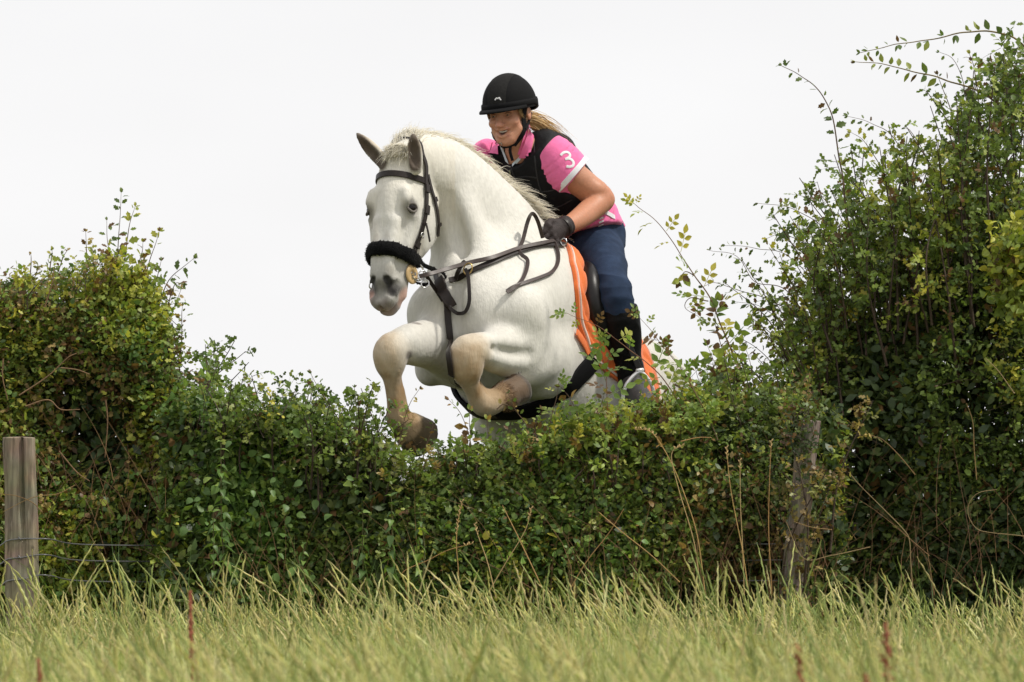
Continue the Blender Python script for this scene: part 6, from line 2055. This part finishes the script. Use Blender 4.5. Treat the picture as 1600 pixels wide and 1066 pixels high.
# ------------------------------------------------------------------ fence posts and wire
def woodmat(name, c0, c1):
    m, nt, b = newmat(name)
    tc = nt.nodes.new('ShaderNodeTexCoord'); mp = nt.nodes.new('ShaderNodeMapping'); mp.inputs['Scale'].default_value = (60, 60, 3)
    nz = nt.nodes.new('ShaderNodeTexNoise'); nz.inputs['Scale'].default_value = 1.5; nz.inputs['Detail'].default_value = 8; nz.inputs['Distortion'].default_value = .6
    nt.links.new(tc.outputs['Object'], mp.inputs['Vector']); nt.links.new(mp.outputs['Vector'], nz.inputs['Vector'])
    rp = nt.nodes.new('ShaderNodeValToRGB')
    rp.color_ramp.elements[0].position = .3; rp.color_ramp.elements[0].color = (*c0, 1); rp.color_ramp.elements[1].position = .72; rp.color_ramp.elements[1].color = (*c1, 1)
    n2 = nt.nodes.new('ShaderNodeTexNoise'); n2.inputs['Scale'].default_value = 9
    nt.links.new(tc.outputs['Object'], n2.inputs['Vector'])
    mx = nt.nodes.new('ShaderNodeMix'); mx.data_type = 'RGBA'; mx.blend_type = 'MULTIPLY'; mx.inputs['Factor'].default_value = .5
    nt.links.new(nz.outputs['Fac'], rp.inputs['Fac']); nt.links.new(rp.outputs['Color'], mx.inputs['A']); nt.links.new(n2.outputs['Color'], mx.inputs['B'])
    nt.links.new(mx.outputs['Result'], b.inputs['Base Color'])
    b.inputs['Roughness'].default_value = .85
    bp = nt.nodes.new('ShaderNodeBump'); bp.inputs['Strength'].default_value = .6; bp.inputs['Distance'].default_value = .004
    nt.links.new(nz.outputs['Fac'], bp.inputs['Height']); nt.links.new(bp.outputs['Normal'], b.inputs['Normal'])
    return m


M_wood = woodmat('weathered_wood', (.14, .11, .075), (.44, .36, .26))
M_wood2 = woodmat('old_bark_wood', (.12, .10, .075), (.40, .34, .26))
M_wire = mat('galvanised_wire', (.20, .20, .20), .45, .2, 80, metal=.7)


def post(b0, t0, wx, wy, sq, m, label, crack=None):
    """a sawn or round post: squircle section, uneven faces, drying crack"""
    b0, t0 = np.asarray(b0), np.asarray(t0)
    nz_, na = 48, 160
    ax = nrm(t0 - b0)
    th = np.arange(na) * 2 * np.pi / na
    e = 2.0 / sq
    cx, cy = np.sign(np.cos(th)) * np.abs(np.cos(th)) ** e, np.sign(np.sin(th)) * np.abs(np.sin(th)) ** e
    rows = []
    for i in range(nz_):
        f = i / (nz_ - 1)
        c = b0 + (t0 - b0) * f
        p = np.stack([c[0] + cx * wx / 2, c[1] + cy * wy / 2, np.full(na, c[2])], 1)
        d = np.stack([cx, cy, 0 * cx], 1)
        p = p + d * (.0025 * vnoise(p * [1, 1, .25], 70) + .0015 * vnoise(p, 160))[:, None]
        if crack is not None:
            xx = cx - (crack + .10 * (f - .5) + .04 * math.sin(f * 9))
            g = np.where(cy < 0, np.exp(-(xx / .045) ** 2), 0) * min(1, .25 + f * 1.4)
            p[:, 1] += g * .045
        rows.append(p)
    t_ = empty('fence_post', b0 * [1, 1, 0], label, 'fence post')
    mb = MB(); mb.grid(np.array(rows), closed_v=True)
    tp = rows[-1]; c = tp.mean(0)
    rr = [tp, c + (tp - c) * .97 + [0, 0, .003], c + (tp - c) * .5 + [0, 0, .005], c + (tp - c) * .02 + [0, 0, .006]]
    mb.grid(np.array(rr), closed_v=True)
    mb.build('timber', m, t_)
    return t_


p0, p1 = P(39, 1000, -1.25), P(30, 685, -1.25)
post_l = post(p0 - [0, 0, .25], p1, .116, .10, 5.0, M_wood, 'squared weathered fence post with a long crack at the left edge', crack=.22)
st_mb = [MB() for _ in range(3)]
p2, p3 = P(1234, 1000, -.93), P(1259, 680, -.90)
post_r = post(p2 - [0.04, 0, .2], p3 + [0.015, 0, .05], .082, .082, 2.2, M_wood2, 'round leaning fence post half hidden under the thorn bush')
for k, (ra_, rb2) in enumerate(((843, 845), (872, 870), (906, 902))):
    y = -1.25 - .052
    pix = [P(-60, ra_ + 30, y + .02), P(-5, ra_ + 12, y), P(12, ra_ + 2, y - .002), P(36, ra_ - 1, y - .003), P(60, rb2 - 3, y - .002), P(80, rb2 - 2, y + .03), P(130, rb2 + 6, -.95), P(300, rb2 + 8, -.6), P(700, rb2 + 10, -.55), P(1220, rb2 + 5, -.80), P(1240, rb2 + 4, -.80), P(1280, rb2 + 4, -.5), P(1320, rb2 + 4, -.1), P(1700, rb2, .0)]
    m_ = MB(); m_.tube(spline(pix, 8), .0026, 6)
    o = m_.build('fence_wire', M_wire)
    tag(o, ('top', 'middle', 'bottom')[k] + ' galvanised wire strand crossing the squared left post', 'wire', 'fence wires')
    m_ = MB(); c = P(31, ra_ - 1, y - .004)
    m_.tube([c + [-.004, .02, .006], c + [-.004, -.004, .006], c + [.004, -.004, -.006], c + [.004, .02, -.006]], .0022, 6); m_.build('staple', M_wire, post_l)

# ------------------------------------------------------------------ dry stalks, vines and seed heads against the hedge
def dry(pix, Y, label, r=.0026, head=0, col=(1, 1, 1), name='dry_stalk', cat='stalk'):
    pts = spline([P(a, b, Y) for a, b in pix], 7)
    t_ = empty(name, pts[-1] * [1, 1, 0], label, cat, 'dry stalks in front of the hedge')
    m_ = MB(); m_.tube(pts, np.linspace(r * .6, r, len(pts)), 5, col=col); m_.build('stem', M_stalk, t_, usecol=True)
    if head:
        m_ = MB()
        n = max(4, int(head / .006)); d = nrm(pts[1] - pts[0])
        seg = np.linalg.norm(np.diff(pts, axis=0), axis=1); cum = np.concatenate([[0], np.cumsum(seg)])
        for i in range(n):
            s = head * i / n
            c = np.array([np.interp(s, cum, pts[:, q]) for q in range(3)])
            a = i * 2.4
            o = np.array([math.cos(a), math.sin(a), 0]) * .006 + np.array([0, 0, .008])
            m_.tube([c, c + o * .6, c + o * 1.3], [.0012, .0028, .0006], 4, cap=False, col=(1.15, 1.1, 1.0))
        tag(m_.build('seed_head', M_stalk, t_, usecol=True), kind='stuff')
    return t_


DRY = [
    ([(992, 671), (1015, 674), (1033, 695), (1053, 732), (1072, 780), (1090, 840), (1102, 930)], 'tall arching straw bending left under the dog rose', .10),
    ([(1066, 697), (1052, 704), (1050, 722), (1062, 770), (1085, 850), (1095, 930)], 'kinked straw just right of the arching one', .04),
    ([(1112, 684), (1090, 684), (1064, 690)], 'short flat straw lying on the thorn bush top', 0),
    ([(1135, 700), (1141, 760), (1150, 810), (1160, 860), (1170, 930)], 'upright straw left of the leaning post', .05),
    ([(1156, 720), (1157, 790), (1160, 850), (1163, 935)], 'thin upright straw nearest the leaning post on its left', .04),
    ([(1205, 690), (1202, 760), (1201, 830), (1206, 930)], 'pale upright straw touching the leaning post', .03),
    ([(722, 784), (716, 812), (713, 850), (716, 890), (717, 940)], 'tall pale grass stalk with a dense head below the hooves', .13),
    ([(742, 820), (748, 840), (762, 880), (775, 935)], 'thin straw slanting right beside the tall pale stalk', .05),
    ([(737, 850), (700, 860), (668, 876), (630, 894), (634, 915), (637, 945)], 'bent orange straw folded over like an elbow', .03),
    ([(785, 790), (795, 810), (810, 840), (850, 925)], 'long straw slanting right under the belly', 0),
    ([(830, 795), (820, 830), (790, 880), (752, 945)], 'long straw slanting left under the belly', .05),
    ([(975, 795), (950, 835), (915, 880), (880, 940)], 'brown straw slanting left under the dog rose', 0),
    ([(935, 800), (970, 830), (1020, 870), (1062, 910)], 'straight pale straw slanting right under the dog rose', 0),
    ([(1326, 738), (1345, 760), (1380, 795), (1412, 828), (1421, 845), (1423, 880), (1427, 930)], 'orange bent cane slanting right of the leaning post', 0),
    ([(1360, 680), (1380, 688), (1405, 712), (1430, 742)], 'grey bare twig slanting across the dark thicket', 0),
    ([(1240, 815), (1268, 824), (1300, 828)], 'short pale twig right of the leaning post', 0),
    ([(1558, 765), (1530, 770), (1515, 785), (1513, 805), (1525, 825), (1545, 832), (1600, 838), (1660, 850)], 'yellow curved vine hooked at the right edge', 0),
    ([(0, 772), (25, 775), (50, 785), (66, 800)], 'dry tendril crossing the squared post downwards', 0),
    ([(5, 800), (40, 782), (62, 775), (90, 772), (118, 758)], 'brown vine crossing the squared post upwards', 0),
    ([(1228, 815), (1255, 872), (1300, 868), (1360, 855)], 'yellow lichened twig at the foot of the leaning post', 0),
    ([(1447, 845), (1452, 880), (1460, 930)], 'thin pale stem rising before the dark thicket', 0),
    ([(1510, 630), (1520, 660), (1522, 700), (1526, 750)], 'pale vine hanging down the dark thicket', 0),
    ([(1540, 560), (1560, 580), (1585, 615)], 'brown cane high on the dark thicket', 0),
]
for i, (pix, lab, hd_) in enumerate(DRY):
    col = (1, .85, .6) if i % 3 == 0 else ((1.1, 1.05, .95) if i % 3 == 1 else (.8, .62, .42))
    if i >= 13: col = tuple(.55 * q for q in col)
    dry(pix, -1.16 - .02 * (i % 4) if pix[0][0] > 80 else -1.33, lab, r=.0022 if i < 14 else .0019, head=hd_, col=col)

# ------------------------------------------------------------------ the grass field
gr = np.random.default_rng(9)


def field_points(N, y0, y1, power=1.0):
    y = y0 + (y1 - y0) * gr.uniform(0, 1, N) ** power
    hw = (y + 20) * .112 + .85
    x = gr.uniform(-1, 1, N) * hw
    return x, y


gv, gfc, gcol, gn_ = [], [], [], 0


def blades(N, y0, y1, h0, h1, w, pal, power=1.0, nseg=3, lean=.27, wind=(-.10, 0)):
    global gn_
    x, y = field_points(N, y0, y1, power)
    base = np.stack([x, y, 0 * x - .02], 1)
    patch_ = 1 + .16 * vnoise(base, 1.6)
    h = gr.uniform(h0, h1, N) * patch_
    az = gr.uniform(0, 6.28, N)
    ln = np.abs(gr.normal(0, lean, N))
    dirv = np.stack([np.cos(az) * ln + wind[0], np.sin(az) * ln, np.ones(N)], 1); dirv = nrm(dirv)
    dro = np.stack([np.cos(az), np.sin(az), -np.ones(N) * .5], 1) * (gr.uniform(0, .55, N))[:, None]
    t = np.linspace(0, 1, nseg + 1)
    pts = base[:, None] + h[:, None, None] * (dirv[:, None] * t[None, :, None] + dro[:, None] * (t ** 2.2)[None, :, None])
    sd = np.stack([-np.sin(az + .5), np.cos(az + .5), 0 * az], 1)
    ww = w * .68 * gr.uniform(.6, 1.3, N)[:, None, None] * (1 - t ** 2 * .9)[None, :, None]
    v = np.stack([pts - sd[:, None] * ww, pts + sd[:, None] * ww], 2).reshape(-1, 3)
    k = np.arange(N)[:, None] * (nseg + 1) * 2 + (np.arange(nseg) * 2)[None]
    f = np.stack([k, k + 1, k + 3, k + 2], -1).reshape(-1, 4) + gn_
    p = np.array(pal); c = p[gr.integers(0, len(p), N)] * gr.uniform(.75, 1.25, (N, 1))
    gv.append(v); gfc.append(f); gcol.append(np.repeat(c, (nseg + 1) * 2, 0)); gn_ += len(v)


GP = [(.385, .395, .16), (.455, .45, .20), (.315, .365, .135), (.51, .48, .25), (.26, .325, .115), (.55, .505, .29)]
blades(40000, -15.5, -1.25, .12, .22, .0032, GP, 1.0)
blades(13000, -5.0, -1.1, .11, .20, .0030, GP, 1.0)
blades(6000, -15.5, -9.0, .15, .25, .0036, GP, 1.0)
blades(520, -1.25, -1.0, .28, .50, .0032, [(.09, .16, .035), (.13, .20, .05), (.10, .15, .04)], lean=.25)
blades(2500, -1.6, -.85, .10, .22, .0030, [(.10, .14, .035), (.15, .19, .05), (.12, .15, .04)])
grass = tag(link('grass', mesh_np('grass', np.concatenate(gv), np.concatenate(gfc), M_grass, False, col=np.concatenate(gcol))), 'pale yellow-green long meadow grass filling the foreground', kind='stuff')

# flowering stalks with rye-grass spikes
hb = MB()
N = 6200
x, y = field_points(N, -15.0, -1.05)
near = gr.uniform(0, 1, N) < .25
y = np.where(near, gr.uniform(-3.2, -1.0, N), y); x = np.where(near, gr.uniform(-3.0, 3.0, N), x)
base = np.stack([x, y, 0 * x - .02], 1)
wx = gr.normal(-.17, .23, N) + .10 * vnoise(base, .9)
dv = np.stack([wx, gr.normal(0, .2, N), np.ones(N)], 1)
h = gr.uniform(.19, .285, N) * (1 + .08 * vnoise(base, 1.3))
tall = gr.uniform(0, 1, N) < np.where(near, .32, .06); h = np.where(tall, h * gr.uniform(1.15, 1.65, N), h)
dro = np.stack([wx * .5, gr.normal(0, .1, N), -np.abs(gr.normal(0, .12, N))], 1)
cl = np.array(GP)[gr.integers(0, len(GP), N)] * gr.uniform(.9, 1.35, (N, 1))
strands(hb, base, dv, h, dro, .0021, gr, nseg=4, wave=.008, col=cl)
# heads: zigzag spikes on the upper third
dvn = nrm(dv)
ns = 10
t = np.linspace(.62, 1.02, ns)
pts = base[:, None] + h[:, None, None] * (dvn[:, None] * t[None, :, None] + dro[:, None] * (t ** 1.8)[None, :, None])
sd = nrm(np.cross(dvn, gr.normal(size=(N, 3)) * [.3, 1, .2]))
zig = np.where(np.arange(ns) % 2 == 0, 1, -1)
w = .0043 * (1 - .75 * np.abs(np.linspace(-.9, 1, ns)) ** 2.5) * (.55 + .45 * (np.arange(ns) % 2))
pts = pts + sd[:, None] * (zig * .0014)[None, :, None]
a = sd; b = np.cross(dvn, a)
ring = np.stack([pts + (a * math.cos(q) + b * math.sin(q))[:, None] * w[None, :, None] for q in (0, 2.094, 4.189)], 2).reshape(-1, 3)
n_, i_, j_ = np.meshgrid(np.arange(N), np.arange(ns - 1), np.arange(3), indexing='ij')
b0 = n_ * ns * 3; j2 = (j_ + 1) % 3
f = np.stack([b0 + i_ * 3 + j_, b0 + i_ * 3 + j2, b0 + (i_ + 1) * 3 + j2, b0 + (i_ + 1) * 3 + j_], -1).reshape(-1, 4)
hb.add(ring, f); hb.c[-1] = np.repeat(np.clip(cl * np.array([1.1, 1.05, 1.0]), 0, .7), ns * 3, 0)
tag(hb.build('grass_seed_heads', M_grass, None, False, True), 'rye grass seed spikes standing above the meadow grass', kind='stuff')

# docks with rust red seed spikes
M_dock = mat('dock_seeds', (.26, .075, .035), .8, .35, 90)


def dock(px, ptop, pbot, Y, label, w=1.0):
    a, b = P(px + 3, pbot, Y), P(px, ptop, Y)
    t_ = empty('dock_plant', a * [1, 1, 0], label, 'dock', 'red docks in the grass')
    m_ = MB(); m_.tube(spline([a * [1, 1, 0], a, b], 5), .0035, 5); m_.build('stem', M_dock, t_)
    m_ = MB(); L = np.linalg.norm(b - a)
    for i in range(int(420 * L)):
        f = rs.uniform(0, 1); c = a + (b - a) * f
        an = rs.uniform(0, 6.28); r = .016 * w * (1 - .75 * f) * rs.uniform(.3, 1)
        o = np.array([math.cos(an), math.sin(an), 0]) * r
        m_.tube([c + o * .3, c + o + [0, 0, .004], c + o * 1.2 + [0, 0, -.003]], [.001, .0042, .001], 4, cap=False)
    tag(m_.build('seed_spike', M_dock, t_), kind='stuff')


dock(1384, 975, 1085, -8.0, 'tallest rust red dock spike at the lower right', 1.5)
dock(1246, 1010, 1090, -8.5, 'short rust red dock spike left of the tallest one', 1.3)
dock(1352, 1052, 1090, -9.0, 'tiny rust red dock tip at the bottom edge', .8)
dock(297, 925, 1040, -6.0, 'thin rusty dock spike in the left grass', .7)
dock(60, 1030, 1090, -8.0, 'faint rusty dock at the lower left corner', .6)
